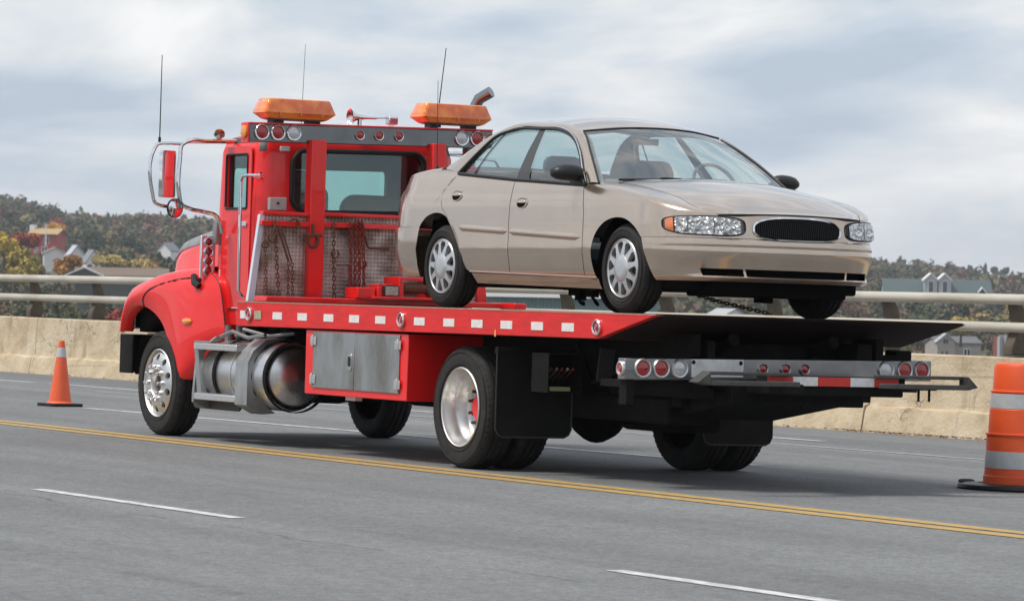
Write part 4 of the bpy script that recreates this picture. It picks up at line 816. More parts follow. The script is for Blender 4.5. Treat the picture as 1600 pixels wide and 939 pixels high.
def fork(y0, y1, tip):
    mid = [(min(y0, y1), max(y0, y1))][0]
    m = MB().box(WX+0.05, WX+0.10, mid[0], mid[1], 0.835, 0.86).box(WX+0.12, WX+0.17, mid[0], mid[1], 0.765, 0.80)
    m.prism([(tip, 0.785), (mid[0] if tip < mid[0] else mid[1], 0.862), (mid[0] if tip < mid[0] else mid[1], 0.764)], 'x', WX+0.05, WX+0.17)
    m.move(0, 0, -0.022); return T(m, 'lift_fork', mat('worn_grey_steel', (0.10, 0.095, 0.09), 0.5, 0.6, var=0.5, vscale=12), bevel=0.005)
fork(0.02, 0.74, -0.09); fork(1.42, 2.15, 2.235)
T(MB().box(WX-0.02, WX+0.16, 0.60, 0.78, 0.69, 0.762).box(1.4, WX-0.1, 0.95, 1.45, 0.60, 0.755).prism([(1.6, 0.45), (2.6, 0.60), (2.6, 0.75), (1.6, 0.75)], 'y', 0.70, 1.70).box(2.7, WX+0.02, 0.75, 1.70, 0.68, 0.758), 'lift_boom', BLACK, bevel=0.01)
T(MB().box(WX+0.02, WX+0.10, 1.77, 1.93, 0.735, 0.741).box(WX+0.045, WX+0.06, 1.80, 1.812, 0.655, 0.734).box(WX+0.045, WX+0.06, 1.89, 1.902, 0.655, 0.734), 'fork_stand', BLACK)
T(MB().tube([(3.0, 1.02, 0.69), (3.0, 1.02, 0.60), (3.01, 1.03, 0.585)], 0.012, 6), 'safety_pin', BLACK)
T(MB().box(2.30, 2.48, 2.02, 2.18, 0.905, 0.965).box(2.30, 2.45, 2.19, 2.33, 0.905, 1.0), 'hydraulic_block', BLACK, bevel=0.01)
T(MB().box(0.55, 1.3, 1.0, 1.45, 0.34, 0.60), 'hydraulic_tank', BLACK, bevel=0.04)
T(MB().box(0.4, 1.9, 0.60, 0.95, 0.42, 0.62), 'battery_box', BLACK, bevel=0.03)

# ---- chains, shackle and winch cable: loose gear hung on the truck
LROT = (-LEAN, 0, 0)
def link_mesh(L, w, r):
    pts = []
    for k in range(12):
        t = 2*math.pi*k/12; pts.append((0.0, w*math.cos(t), (L-w)*np.sign(math.sin(t))*(1 if abs(math.sin(t)) > 0.3 else 0) + w*math.sin(t)))
    return MB().tube(pts, r, 6, closed=True)
def chain_on(mb, pts, L=0.022, w=0.011, r=0.0048):
    P = [Vector(p) for p in pts]; d = [0]
    for a, b in zip(P, P[1:]): d.append(d[-1] + (b-a).length)
    pitch = 2*(L) - 2*r; n = int(d[-1]/pitch); lk = link_mesh(L, w, r)
    for k in range(n):
        s_ = (k+.5)*pitch; i = max(j for j in range(len(d)-1) if d[j] <= s_); f = (s_-d[i])/(d[i+1]-d[i]); c = P[i].lerp(P[i+1], f); t = (P[i+1]-P[i]).normalized()
        q = Vector((0, 0, 1)).rotation_difference(t) @ Matrix.Rotation((k % 2)*math.pi/2 + 0.5, 3, 'Z').to_quaternion()
        mb.add([tuple(q @ Vector(v) + c) for v in lk.v], lk.f)
    return mb
def loose(mb, name, m, Lp, label, cat, group=None):
    mb.move(-Lp[0], -Lp[1], -Lp[2]); o = mb.build(name, m, None, smooth=60); o.location = l2w(Lp); o.rotation_euler = LROT
    return tag(o, label, cat, group)
XC = -4.125
def hook(mb, y, z, r=0.03, x=XC): return mb.tube([(x, y + r*math.cos(t), z + r*math.sin(t)) for t in np.linspace(R_(120), R_(420), 12)], 0.008, 6)
c = chain_on(MB(), [(XC, 0.195, 1.86), (XC, 0.20, 1.72), (XC, 0.225, 1.235)], 0.020, 0.010, 0.0042); hook(c, 0.20, 1.70)
loose(c, 'chain', RUST, (XC, 0.20, 1.86), 'thin rusty chain with a hook hanging nearest the pale slanted edge strip', 'chain', 'chains hung on the headboard')
c = chain_on(MB(), [(XC, 0.285, 1.90), (XC, 0.295, 1.75), (XC, 0.345, 1.235)], 0.024, 0.0125, 0.0055); hook(c, 0.27, 1.76, 0.04)
loose(c, 'chain', RUST, (XC, 0.30, 1.90), 'thick dark rusty chain second from the pale slanted edge strip', 'chain', 'chains hung on the headboard')
c = MB().tube([(XC, 0.315, 1.86), (XC, 0.425, 1.565)], 0.011, 6).tube([(XC, 0.345, 1.86), (XC, 0.455, 1.56)], 0.008, 6); chain_on(c, [(XC, 0.425, 1.56), (XC, 0.43, 1.235)], 0.021, 0.0105, 0.0045); chain_on(c, [(XC, 0.46, 1.55), (XC, 0.475, 1.235)], 0.021, 0.0105, 0.0045)
c.tube([(XC, 0.42, 1.905), (XC+0.01, 0.45, 1.93), (XC+0.01, 0.49, 1.92), (XC, 0.515, 1.88), (XC, 0.505, 1.84)], 0.012, 6)
loose(c, 'chain_bridle', RUST, (XC, 0.38, 1.90), 'rusty chain bridle with a slanting rod and two hanging chains', 'chain', 'chains hung on the headboard')
c = chain_on(MB(), [(XC, 0.845, 1.90), (XC, 0.85, 1.66), (XC, 0.87, 1.235)], 0.024, 0.012, 0.0052); hook(c, 0.865, 1.64, 0.035)
loose(c, 'chain', RUST, (XC, 0.85, 1.90), 'single rusty chain hanging just right of the left red post', 'chain', 'chains hung on the headboard')
c = MB()
for y0, y1, zz in ((1.00, 1.02, 1.24), (1.045, 1.06, 1.27), (1.085, 1.10, 1.24), (1.115, 1.15, 1.25)): chain_on(c, [(XC+0.01, y0, 1.91), (XC+0.015, (y0+y1)/2, 1.6), (XC+0.01, y1, zz)], 0.024, 0.0125, 0.0056)
chain_on(c, [(XC+0.03, 1.03, 1.90), (XC+0.03, 1.07, 1.93), (XC+0.03, 1.11, 1.88), (XC+0.02, 1.13, 1.80)], 0.024, 0.0125, 0.0056)
c.tube([(XC, 1.005, 1.55), (XC+0.01, 1.015, 1.30)], 0.013, 6); hook(c, 1.08, 1.90, 0.045); hook(c, 1.13, 1.56, 0.035)
loose(c, 'chain_bundle', RUSTR, (XC, 1.07, 1.91), 'reddish bundle of chains hung together beside the winch', 'chain', 'chains hung on the headboard')
c = MB().tube([(XC, 0.88, 1.545), (XC, 1.0, 1.55)], 0.007, 6).tube([(XC, 1.13, 1.87), (XC, 1.17, 1.72), (XC, 1.19, 1.70)], 0.010, 6).tube([(XC, 1.19, 1.70), (XC, 1.38, 1.705)], [0.010, 0.016], 8)
loose(c, 'pry_bar', RUST, (XC, 1.19, 1.70), 'thin dark steel bar lying level beside the chain bundle', 'bar')
c = MB().tube([(XC, 0.605, 1.80), (XC, 0.60, 1.74), (XC, 0.622, 1.70), (XC, 0.65, 1.69), (XC, 0.678, 1.70), (XC, 0.70, 1.74), (XC, 0.695, 1.80)], 0.014, 8).tube([(XC, 0.575, 1.795), (XC, 0.735, 1.795)], 0.014, 8).tube([(XC, 0.65, 1.80), (XC, 0.65, 1.89)], 0.012, 8)
loose(c, 'shackle', RUST, (XC, 0.65, 1.80), 'rusty steel shackle hanging on the left red post', 'shackle')
c = MB().tube([(-3.80, 1.50, 1.42), (-3.0, 1.40, 1.40), (-0.3, 1.0, 1.40)], 0.006, 6)
c.box(-0.32, 0.18, 0.97, 1.06, 1.375, 1.42); c.box(-0.16, -0.10, 0.98, 1.05, 1.30, 1.376).box(-0.02, 0.10, 0.985, 1.045, 1.325, 1.376).tube([(-0.13, 1.0, 1.30), (-0.12, 1.02, 1.275), (-0.14, 1.05, 1.27), (-0.17, 1.06, 1.285)], 0.014, 6).tube([(0.07, 1.0, 1.33), (0.09, 1.03, 1.285), (0.06, 1.06, 1.27), (0.02, 1.06, 1.29)], 0.014, 6).box(-0.28, -0.22, 0.99, 1.04, 1.335, 1.376)
loose(c, 'winch_cable', BLACK, (-3.8, 1.5, 1.2145), 'dark winch cable with hooks running under the sedan', 'cable')
c = chain_on(MB(), [(1.55, 0.95, 1.38), (1.85, 1.05, 1.315), (2.25, 1.25, 1.235)], 0.022, 0.0115, 0.0055)
loose(c, 'tie_down_chain', RUST, (2.25, 1.25, 1.2145), 'rusty tie-down chain slanting from under the sedan nose to the deck', 'chain')
# ================================================================== SEDAN on the deck (car frame: x forward, y to its left, z up)
CAR = empty('sedan', l2w((0.31, 1.22, 1.2145)), (-LEAN, 0, 0))
tag(CAR, 'beige four-door sedan with chrome-rimmed oval grille riding on the truck deck', 'car')
SZ = [0.10, 0.2, 0.3, 0.45, 0.65, 0.80, 0.88, 0.95, 1.05, 1.2, 1.36, 1.5]; SY = [.80, .852, .89, .918, .916, .900, .878, .855, .82, .73, .62, .5]
def SW_(z): return float(np.interp(z, SZ, SY))
XNZ = [0.10, 0.2, 0.245, 0.28, 0.33, 0.45, 0.52, 0.545, 0.60, 0.72]; XNX = [2.16, 2.22, 2.28, 2.315, 2.305, 2.34, 2.33, 2.305, 2.295, 2.27]
XRZ = [0.2, 0.3, 0.55, 0.60, 0.622, 0.63, 0.85, 1.0]; XRX = [-2.58, -2.64, -2.70, -2.69, -2.66, -2.60, -2.61, -2.55]
PE = 2.7
def hw(x, z):
    s = SW_(z)
    if x > 1.5: t = min((x-1.5)/(np.interp(z, XNZ, XNX)-1.5), 1); s *= (1-t**PE)**(1/PE)
    if x < -1.95: t = min((x+1.95)/(np.interp(z, XRZ, XRX)+1.95), 1); s *= (1-t**PE)**(1/PE)
    return s
def m3(G): # (x,z) grid -> right side surface
    return np.array([[(x, -hw(x, z), z) for x, z in row] for row in G])
def C(mb, name, m, parent=None, **k): return mb.build(name, m, parent or CAR, **k)
def both(G, name, m, parent=None, smooth=60, merge=False):
    a = C(MB().grid(G), name, m, parent, smooth=smooth); b = C(MB().grid(G).mir(0), name, m, parent, smooth=smooth); return a, b
g2 = lambda pts, n: crv(pts, n)
# --- doors
split = [(-0.378, 0.983), (-0.35, 0.80), (-0.33, 0.60), (-0.344, 0.272)]
rback = [(-1.335, 1.045), (-1.43, 0.985), (-1.497, 0.90), (-1.468, 0.807), (-1.337, 0.700), (-1.20, 0.575), (-1.09, 0.42), (-1.03, 0.305), (-0.99, 0.282)]
ffront = [(0.715, 0.922), (0.80, 0.69), (0.803, 0.55), (0.79, 0.255)]
off = lambda pts, dx: [(x+dx, z) for x, z in pts]
RD = both(m3(ruled(g2(rback, 40), g2(off(split, -0.004), 40), 24).transpose(1, 0, 2)), 'rear_door', CARP)
FD = both(m3(ruled(g2(off(split, 0.004), 30), g2(off(ffront, -0.004), 30), 24).transpose(1, 0, 2)), 'front_door', CARP)
# --- front wing: fan of quads between wheel arch and its outer edge
arch = [(0.955, 0.225), (0.92, 0.41), (0.97, 0.553), (1.10, 0.652), (1.246, 0.687), (1.434, 0.670), (1.57, 0.605), (1.635, 0.548)]
shl = [(0.72, 0.925), (1.0, 0.895), (1.25, 0.862), (1.5, 0.822), (1.75, 0.772), (1.95, 0.718)]
o_ = segs((list(reversed(off(ffront, 0.004))), 18), (shl, 22), ([(1.95, 0.718), (1.95, 0.549)], 8)); i_ = g2(arch, 48)
both(m3(ruled(i_, o_, 14)), 'front_wing', CARP)
# --- rear quarter
rarch = [(-0.985, 0.27), (-1.074, 0.381), (-1.15, 0.54), (-1.29, 0.672), (-1.46, 0.735), (-1.60, 0.735), (-1.72, 0.70), (-1.80, 0.625)]
qtop = [(-1.335, 1.049), (-1.50, 1.075), (-1.67, 1.082), (-1.95, 1.06), (-2.22, 1.03), (-2.40, 1.003)]
rb7 = list(reversed([(x-0.007, z) for x, z in rback]))
o_ = segs((rb7[:7], 28), ([rb7[6], rb7[7], (-1.335, 1.049)], 8), (qtop, 22), ([(-2.40, 1.003), (-2.42, 0.8), (-2.42, 0.632)], 8)); i_ = segs((rarch[:6]+[(-1.66, 0.722)], 28), ([(-1.66, 0.722), (-1.71, 0.703)], 8), ([(-1.71, 0.703), (-1.775, 0.655)], 22), ([(-1.775, 0.655), (-1.80, 0.625)], 8))
both(m3(ruled(i_, o_, 14)), 'rear_quarter', CARP)
# --- rocker panel and door moulding
both(m3(ruled(g2([(-0.97, 0.272), (0.97, 0.245)], 30), g2([(-0.92, 0.195), (0.975, 0.17)], 30), 6)), 'rocker_panel', CARP)
mm = MB()
for (xa, za), (xb, zb) in (((-1.135, 0.622), (-0.352, 0.592)), ((-0.335, 0.590), (0.765, 0.545))):
    ln = g2([(xa, za), (xb, zb)], 40); G = []
    for k, (x, z) in enumerate(ln):
        t = min(1, min(k, 40-k)/3+0.12); row = []
        for q in np.linspace(-1, 1, 9): row.append((x, -hw(x, z+q*0.026*t) - 0.019*t*(1-abs(q)**2.5), z+q*0.026*t))
        G.append(row)
    mm.grid(G)
C(mm, 'door_moulding', CARP, FD[0]); C(mm.mir(0), 'door_moulding', CARP, FD[1])
# sill chrome line
C(MB().tube([(x, -hw(x, z)-0.003, z) for x, z in g2([(-0.98, 0.283), (0.96, 0.252)], 24)], 0.006, 6), 'sill_bead', CARP)
# door gaps (dark recesses behind the shut lines)
for pts in (rback, split, ffront):
    q = MB().grid([[(x+dx, -hw(x, z)+0.016, z) for dx in (-0.012, 0.012)] for x, z in g2(pts, 24)]); C(q, 'shut_line', CARD); C(q.mir(0), 'shut_line', CARD)
# handles
def handle(x, z, parent, mir):
    a = MB().lathe([(0.062, 0.0), (0.060, -0.006), (0.052, -0.006), (0.048, 0.002)], n=24).xf(lambda X, Y, Z: (x+X*1.45, -hw(x+X*1.45, z+Z*0.72)+Y*1.3, z+Z*0.72))
    b = MB().lathe([(0.05, -0.001), (0.0, -0.002)], n=20).xf(lambda X, Y, Z: (x+X*1.45, -hw(x+X*1.45, z+Z*0.70)+Y-0.002, z+Z*0.70))
    c = MB().prism([(x-0.068, z-0.002), (x+0.068, z-0.002), (x+0.06, z+0.018), (x+0.02, z+0.031), (x-0.02, z+0.031), (x-0.06, z+0.018)], 'y', -hw(x, z)-0.012, -hw(x, z)-0.001).xf(lambda X, Y, Z: (X, Y + hw(x, z) - hw(x, Z), Z))
    for mb, nm, mt in ((a, 'handle_bezel', CARP), (b, 'handle_recess', CARD), (c, 'handle', CARP)): C(mb.mir(0) if mir else mb, nm, mt, parent, bevel=0.006 if nm == 'handle' else 0)
for i in (0, 1): handle(-1.245, 0.872, RD[i], i); handle(-0.165, 0.806, FD[i], i)
# --- side glass, B pillar, roof rails
belt = lambda x: float(np.interp(x, [-1.34, -0.37, -0.165, 0.74], [1.047, 0.985, 0.976, 0.930]))
top = [(-1.335, 1.049), (-1.217, 1.196), (-1.091, 1.330), (-0.90, 1.382), (-0.445, 1.386), (-0.054, 1.360), (0.122, 1.319), (0.384, 1.204), (0.60, 1.055), (0.742, 0.932)]
tc2 = g2(top, 90)
def glass_strip(xa_t, xb_t, xa_b, xb_b):
    ta = [p for p in tc2 if xa_t <= p[0] <= xb_t]; n = len(ta)-1
    bt = np.array([(xa_b + (xb_b-xa_b)*k/n, 0) for k in range(n+1)]); bt[:, 1] = [belt(x) for x in bt[:, 0]]
    return ruled(bt, np.array(ta), 14)
def s3(G, inset): return np.array([[(x, -SW_(z)+inset, z) for x, z in r] for r in G])
both(s3(glass_strip(-1.34, -0.44, -1.335, -0.355), 0.012), 'rear_door_glass', GLASSC, smooth=80)
both(s3(glass_strip(-0.37, 0.745, -0.17, 0.742), 0.012), 'front_door_glass', GLASSC, smooth=80)
both(s3(ruled(g2([(-0.362, 0.984), (-0.455, 1.386)], 16), g2([(-0.165, 0.975), (-0.362, 1.381)], 16), 6), 0.004), 'b_pillar', mat('black_pillar_trim', (0.03, 0.03, 0.03), 0.35))
both(s3(ruled(g2([(-1.11, 1.02), (-1.03, 1.28), (-0.99, 1.36)], 12), g2([(-1.085, 1.02), (-1.005, 1.28), (-0.965, 1.36)], 12), 2), 0.006), 'window_divider', BLK)
outl = np.array([(-1.67, -0.775, 1.086), (-1.60, -0.745, 1.135), (-1.42, -0.675, 1.245), (-1.20, -0.60, 1.355), (-0.98, -0.555, 1.425), (-0.45, -0.535, 1.440), (-0.05, -0.555, 1.412), (0.22, -0.60, 1.348), (0.54, -0.715, 1.176), (0.87, -0.83, 0.945)])
inl = np.array([(x, -SW_(z), z) for x, z in tc2]); oc = crv(outl, 90)
# bulge the rail a little
G = ruled(inl, oc, 8)
for i in range(9): G[i, :, 1] -= 0.012*math.sin(math.pi*i/8); G[i, :, 2] += 0.012*math.sin(math.pi*i/8)
both(G, 'roof_rail', CARP)
trim = [tuple(p + np.array([0, -0.004, 0])) for p in inl] ; bl = [(x, -SW_(belt(x))-0.003, belt(x)) for x in np.linspace(0.742, -1.335, 40)]
q = MB().tube(trim, 0.013, 6).tube(bl, 0.014, 6); C(q, 'window_trim', BLK); C(q.mir(0), 'window_trim', BLK)
q = MB().tube([tuple(p + np.array([0, -0.008, 0.020])) for p in inl[28:]], 0.005, 6); C(q, 'bright_trim', CHROME); C(q.mir(0), 'bright_trim', CHROME)
flip = lambda A: A*np.array([1, -1, 1])
# --- roof, windscreen, rear window
def sub(c, xa, xb, n):
    idx = [k for k in range(len(c)) if xa <= c[k][0] <= xb]; return crv(c[idx], n)
rl = sub(oc, -1.0, 0.22, 30)
rb = crv([rl[0], (rl[0][0]-0.05, -0.28, rl[0][2]+0.030), (rl[0][0]-0.06, 0, rl[0][2]+0.040), (rl[0][0]-0.05, 0.28, rl[0][2]+0.030), flip(rl[0])], 24)
rf = crv([rl[-1], (0.30, -0.30, 1.385), (0.325, 0, 1.395), (0.30, 0.30, 1.385), flip(rl[-1])], 24)
RG = coons(rl, flip(rl), rb, rf)
for i in range(RG.shape[0]):
    for j in range(RG.shape[1]): RG[i, j, 2] += 0.022*math.sin(math.pi*i/24)**0.8*math.sin(math.pi*j/30)**0.7
C(MB().grid(RG), 'roof', CARP, smooth=60)
C(MB().grid(RG*np.array([1, 0.97, 1]) - np.array([0, 0, 0.03])), 'headliner', mat('headliner_cloth', (0.45, 0.44, 0.42), 0.9), smooth=60)
we = sub(oc, 0.215, 0.88, 24)
wb = crv([we[-1], (0.985, -0.45, 0.966), (1.035, 0, 0.975), (0.985, 0.45, 0.966), flip(we[-1])], 24)
WG = coons(we, flip(we), rf*1.0, wb)
C(MB().grid(WG), 'windscreen', GLASSF, smooth=80)
C(MB().tube([tuple(p) for p in rf] , 0.009, 6).tube([tuple(p) for p in we], 0.009, 6).tube([tuple(p*np.array([1, -1, 1])) for p in we], 0.009, 6), 'windscreen_seal', BLK)
re_ = sub(oc, -1.62, -0.985, 20)[::-1]
rwb = crv([re_[-1], (-1.70, -0.35, 1.120), (-1.73, 0, 1.128), (-1.70, 0.35, 1.120), flip(re_[-1])], 24)
C(MB().grid(coons(re_, flip(re_), rb*1.0, rwb)), 'rear_window', GLASSC, smooth=80)
# --- shoulders, bonnet, boot lid
def bez(B, Tt, m, k=0.0):
    G = []
    for q in np.linspace(0, 1, m+1):
        c = np.column_stack([B[:, 0], B[:, 1]*(1-k), Tt[:, 2]-0.004]); G.append((1-q)**2*B + 2*q*(1-q)*c + q*q*Tt)
    return np.array(G)
sh3 = np.array([(x, -hw(x, z), z) for x, z in g2(shl, 26)])
phi_x = np.linspace(1.95, 2.165, 9)[1:]; nose_top = np.array([(x, -hw(x, 0.718), 0.718) for x in phi_x]); Bc = np.vstack([sh3, nose_top])
seam = crv([(0.86, -0.735, 0.958), (1.2, -0.715, 0.932), (1.5, -0.695, 0.888), (1.8, -0.685, 0.825), (2.0, -0.685, 0.765), (2.165, -hw(2.165, 0.718), 0.719)], len(Bc)-1)
both(bez(Bc, seam, 8), 'wing_top', CARP)
hf = crv([seam[-1], (2.225, -0.50, 0.722), (2.255, -0.30, 0.728), (2.262, 0, 0.732), (2.255, 0.30, 0.728), (2.225, 0.50, 0.722), flip(seam[-1])], 28)
hb = crv([seam[0], (0.96, -0.45, 0.972), (1.005, 0, 0.980), (0.96, 0.45, 0.972), flip(seam[0])], 28)
HG = coons(seam, flip(seam), hb, hf)
nI, nJ = HG.shape[:2]
for i in range(nI):
    for j in range(nJ):
        u_, v_ = j/(nJ-1), i/(nI-1); HG[i, j, 2] += 0.038*(math.sin(math.pi*v_)**0.75)*math.sin(math.pi*min(1, 0.12+0.92*u_))**0.6*(1 if 0 < u_ < 1 else 0)
for j, w_ in ((1, 0.75), (nJ-2, 0.55)):
    pass
C(MB().grid(HG), 'bonnet', CARP, smooth=60)
C(MB().tube([tuple(p+np.array([0, 0, -0.003])) for p in seam], 0.0045, 6).tube([tuple(p*np.array([1, -1, 1])+np.array([0, 0, -0.003])) for p in seam], 0.0045, 6).tube([tuple(p+np.array([0.002, 0, -0.007])) for p in hf], 0.006, 6), 'bonnet_gap', BLK)
C(MB().grid(ruled(hb+np.array([0, 0, -0.012]), crv(wb, 28)+np.array([0, 0, -0.004]), 3)), 'cowl', BLK)
C(MB().tube([(0.98, -0.30, 0.985), (0.93, -0.02, 1.005), (0.90, 0.25, 1.005)], 0.009, 6).tube([(1.0, -0.10, 0.99), (0.97, -0.30, 0.995), (0.90, -0.68, 0.975)], 0.008, 6).box(0.955, 1.0, -0.36, -0.20, 0.984, 1.004), 'wiper', BLK)
qt3 = np.array([(x, -hw(x, z), z) for x, z in g2(qtop[2:], 20)])
bs = crv([(-1.66, -0.69, 1.112), (-2.0, -0.66, 1.092), (-2.28, -0.645, 1.058), (-2.46, -0.60, 1.012)], 20); both(bez(qt3, bs, 6), 'quarter_top', CARP)
bf = crv([bs[0], (-1.73, -0.35, 1.125), (-1.75, 0, 1.132), (-1.73, 0.35, 1.125), flip(bs[0])], 20); br = crv([bs[-1], (-2.52, -0.35, 1.022), (-2.55, 0, 1.027), (-2.52, 0.35, 1.022), flip(bs[-1])], 20)
C(MB().grid(coons(bs, flip(bs), bf, br)), 'boot_lid', CARP, smooth=60)
# --- nose: bumper cover with intake slots, upper fascia
def nose_row(z, x0, ys, xshift=0.0):
    S_n = SW_(z); xn = float(np.interp(z, XNZ, XNX)) + xshift; ph0 = math.asin(min(1, (x0-1.5)/(xn-1.5))**(PE/2))
    cols = []
    phs = sorted(set([round(ph0 + (math.pi/2-ph0)*k/64, 6) for k in range(64)] ))
    for ph in phs: cols.append(ph)
    row = [(1.5+(xn-1.5)*math.sin(p)**(2/PE), -S_n*max(math.cos(p), 0)**(2/PE), z) for p in cols] + [(xn, 0, z)]
    return row + [(x, -y, z) for x, y, z in reversed(row[:-1])]
zs_ = [0.243, 0.258, 0.272, 0.281, 0.300, 0.333, 0.339, 0.35, 0.40, 0.45, 0.478, 0.482, 0.49, 0.494, 0.52, 0.537, 0.546]
x0z = lambda z: float(np.interp(z, [0.2, 0.22, 0.347, 0.483, 0.546], [1.79, 1.772, 1.713, 1.664, 1.640]))
NG = np.array([nose_row(z, x0z(z), None, 0.020 if z in (0.258, 0.272) else (-0.004 if z in (0.482, 0.49) else 0)) for z in zs_])
ycol = NG[4, :, 1]
def slot(i, j):
    if not (zs_[i] >= 0.280 and zs_[i+1] <= 0.334): return False
    y = (ycol[j]+ycol[j+1])/2; return abs(y) < 0.70 and not (0.41 < abs(y) < 0.43) and not abs(y) < 0.012
BU = C(MB().grid(NG, slot), 'front_bumper', CARP, smooth=50)
C(MB().grid([[(x-0.07 if abs(y) < 0.8 else x, y*0.97, z_) for x, y, z in NG[5]] for z_ in (0.26, 0.35)]), 'intake_shadow_panel', CARD, BU)
UG = np.array([nose_row(z, 1.945, None) for z in (0.549, 0.565, 0.60, 0.64, 0.68, 0.705, 0.719)])
C(MB().grid(UG), 'upper_fascia', CARP, smooth=50)
# --- rear: bumper and tail panel
def tail_row(z, x0):
    S_n = SW_(z); xr = float(np.interp(z, XRZ, XRX)); ph0 = math.asin(max(0, min(1, (x0+1.95)/(xr+1.95)))**(PE/2)); row = []
    if x0 > -1.95: row += [(x0+(-1.95-x0)*k/5, -S_n, z) for k in range(5)]
    for k in range(22):
        p = ph0 + (math.pi/2-ph0)*k/22; row.append((-1.95+(xr+1.95)*math.sin(p)**(2/PE), -S_n*max(math.cos(p), 0)**(2/PE), z))
    row.append((xr, 0, z)); return row + [(x, -y, z) for x, y, z in reversed(row[:-1])]
xr0 = lambda z: float(np.interp(z, [0.2, 0.48, 0.625], [-1.86, -1.85, -1.80]))
C(MB().grid([tail_row(z, xr0(z)) for z in (0.24, 0.27, 0.33, 0.45, 0.56, 0.60, 0.615, 0.625)]), 'rear_bumper', CARP, smooth=50)
TP = C(MB().grid([tail_row(z, -2.41) for z in (0.630, 0.70, 0.80, 0.90, 0.97, 1.005)]), 'tail_panel', CARP, smooth=50)
tl = np.array([[(p[0]-0.012, p[1]*1.008, p[2]) for p in tail_row(z, -2.30)[0:14]] for z in (0.72, 0.78, 0.86, 0.92)]); both(tl, 'tail_lamp', LENSR, TP)
# --- lamps and grille on the nose
def nose_pt(y, z, off_):
    S_n = SW_(z); xn = float(np.interp(z, XNZ, XNX)); c = min(1, abs(y)/S_n); x = 1.5+(xn-1.5)*(1-c**PE)**(1/PE)
    e = 1e-3; c2 = min(1, (abs(y)+e)/S_n); x2 = 1.5+(xn-1.5)*(1-c2**PE)**(1/PE) if abs(y)+e < S_n else x-0.01
    nx, ny = e, (x-x2)*(1 if y > 0 else -1); l = math.hypot(nx, ny); return (x+off_*nx/l, y+off_*ny/l, z)
CHR = mat('headlamp_reflector', (0.78, 0.79, 0.80), 0.14, 1.0, bump=0.0)
def reflector():
    m, t, b = custom('faceted_reflector'); b.inputs['Metallic'].default_value = 0.6; b.inputs['Roughness'].default_value = 0.15; b.inputs['Base Color'].default_value = (0.88, 0.89, 0.90, 1)
    co = t.nodes.new('ShaderNodeTexCoord'); vo = t.nodes.new('ShaderNodeTexVoronoi'); vo.inputs['Scale'].default_value = 26; bp_ = t.nodes.new('ShaderNodeBump'); bp_.inputs['Strength'].default_value = 1; bp_.inputs['Distance'].default_value = 0.05
    t.links.new(co.outputs['Object'], vo.inputs['Vector']); t.links.new(vo.outputs['Distance'], bp_.inputs['Height']); t.links.new(bp_.outputs['Normal'], b.inputs['Normal'])
    return m
REFLE = reflector()
def lamp_outline(n=48):
    # headlamp outline as (arc position 0..1 from inner to outer end, height), a long rounded lozenge tapering outwards
    pts = []
    for k in range(n):
        t = 2*math.pi*k/n; cx_, sy = math.cos(t), math.sin(t); u = 0.5+0.5*np.sign(cx_)*abs(cx_)**0.5; h = np.sign(sy)*abs(sy)**0.5
        pts.append((u, h))
    return pts
def lamp_z(u, h):
    zt = np.interp(u, [0, 0.3, 0.75, 1], [0.697, 0.702, 0.700, 0.690]); zb = np.interp(u, [0, 0.3, 0.75, 1], [0.564, 0.566, 0.574, 0.594]); return (zt+zb)/2 + h*(zt-zb)/2
# arc table along the nose so that u runs evenly from y=0.425 round to the wing
ph = np.linspace(math.asin(min(1, (1.865-1.5)/0.795)**(PE/2)), math.acos((0.425/0.915)**(PE/2)), 60); arcp = np.array([(0.915*math.cos(p)**(2/PE)) for p in ph])[::-1]
ln_ = np.array([nose_pt(-y, 0.63, 0)[:2] for y in arcp]); dl = np.r_[0, np.cumsum(np.linalg.norm(np.diff(ln_, axis=0), axis=1))]; dl /= dl[-1]
def lamp_pt(u, h, off_, sg): y = float(np.interp(u, dl, arcp)); p = nose_pt(-y, lamp_z(u, h), off_); return (p[0], p[1]*sg, p[2])
def lamp_patch(u0, u1, sc, off_, sg, dome=0.0, k=40):
    G = []
    for i in range(k+1):
        u = u0 + (u1-u0)*i/k; w = 2*u-1; hmax = max(0, 1-abs(w)**4)**0.25; row = []
        for q in np.linspace(-1, 1, 11): row.append(lamp_pt(0.5+(u-0.5)*sc, q*hmax*sc, off_ + dome*(1-q*q)*max(0, 1-w*w), sg))
        G.append(row)
    return MB().grid(G)
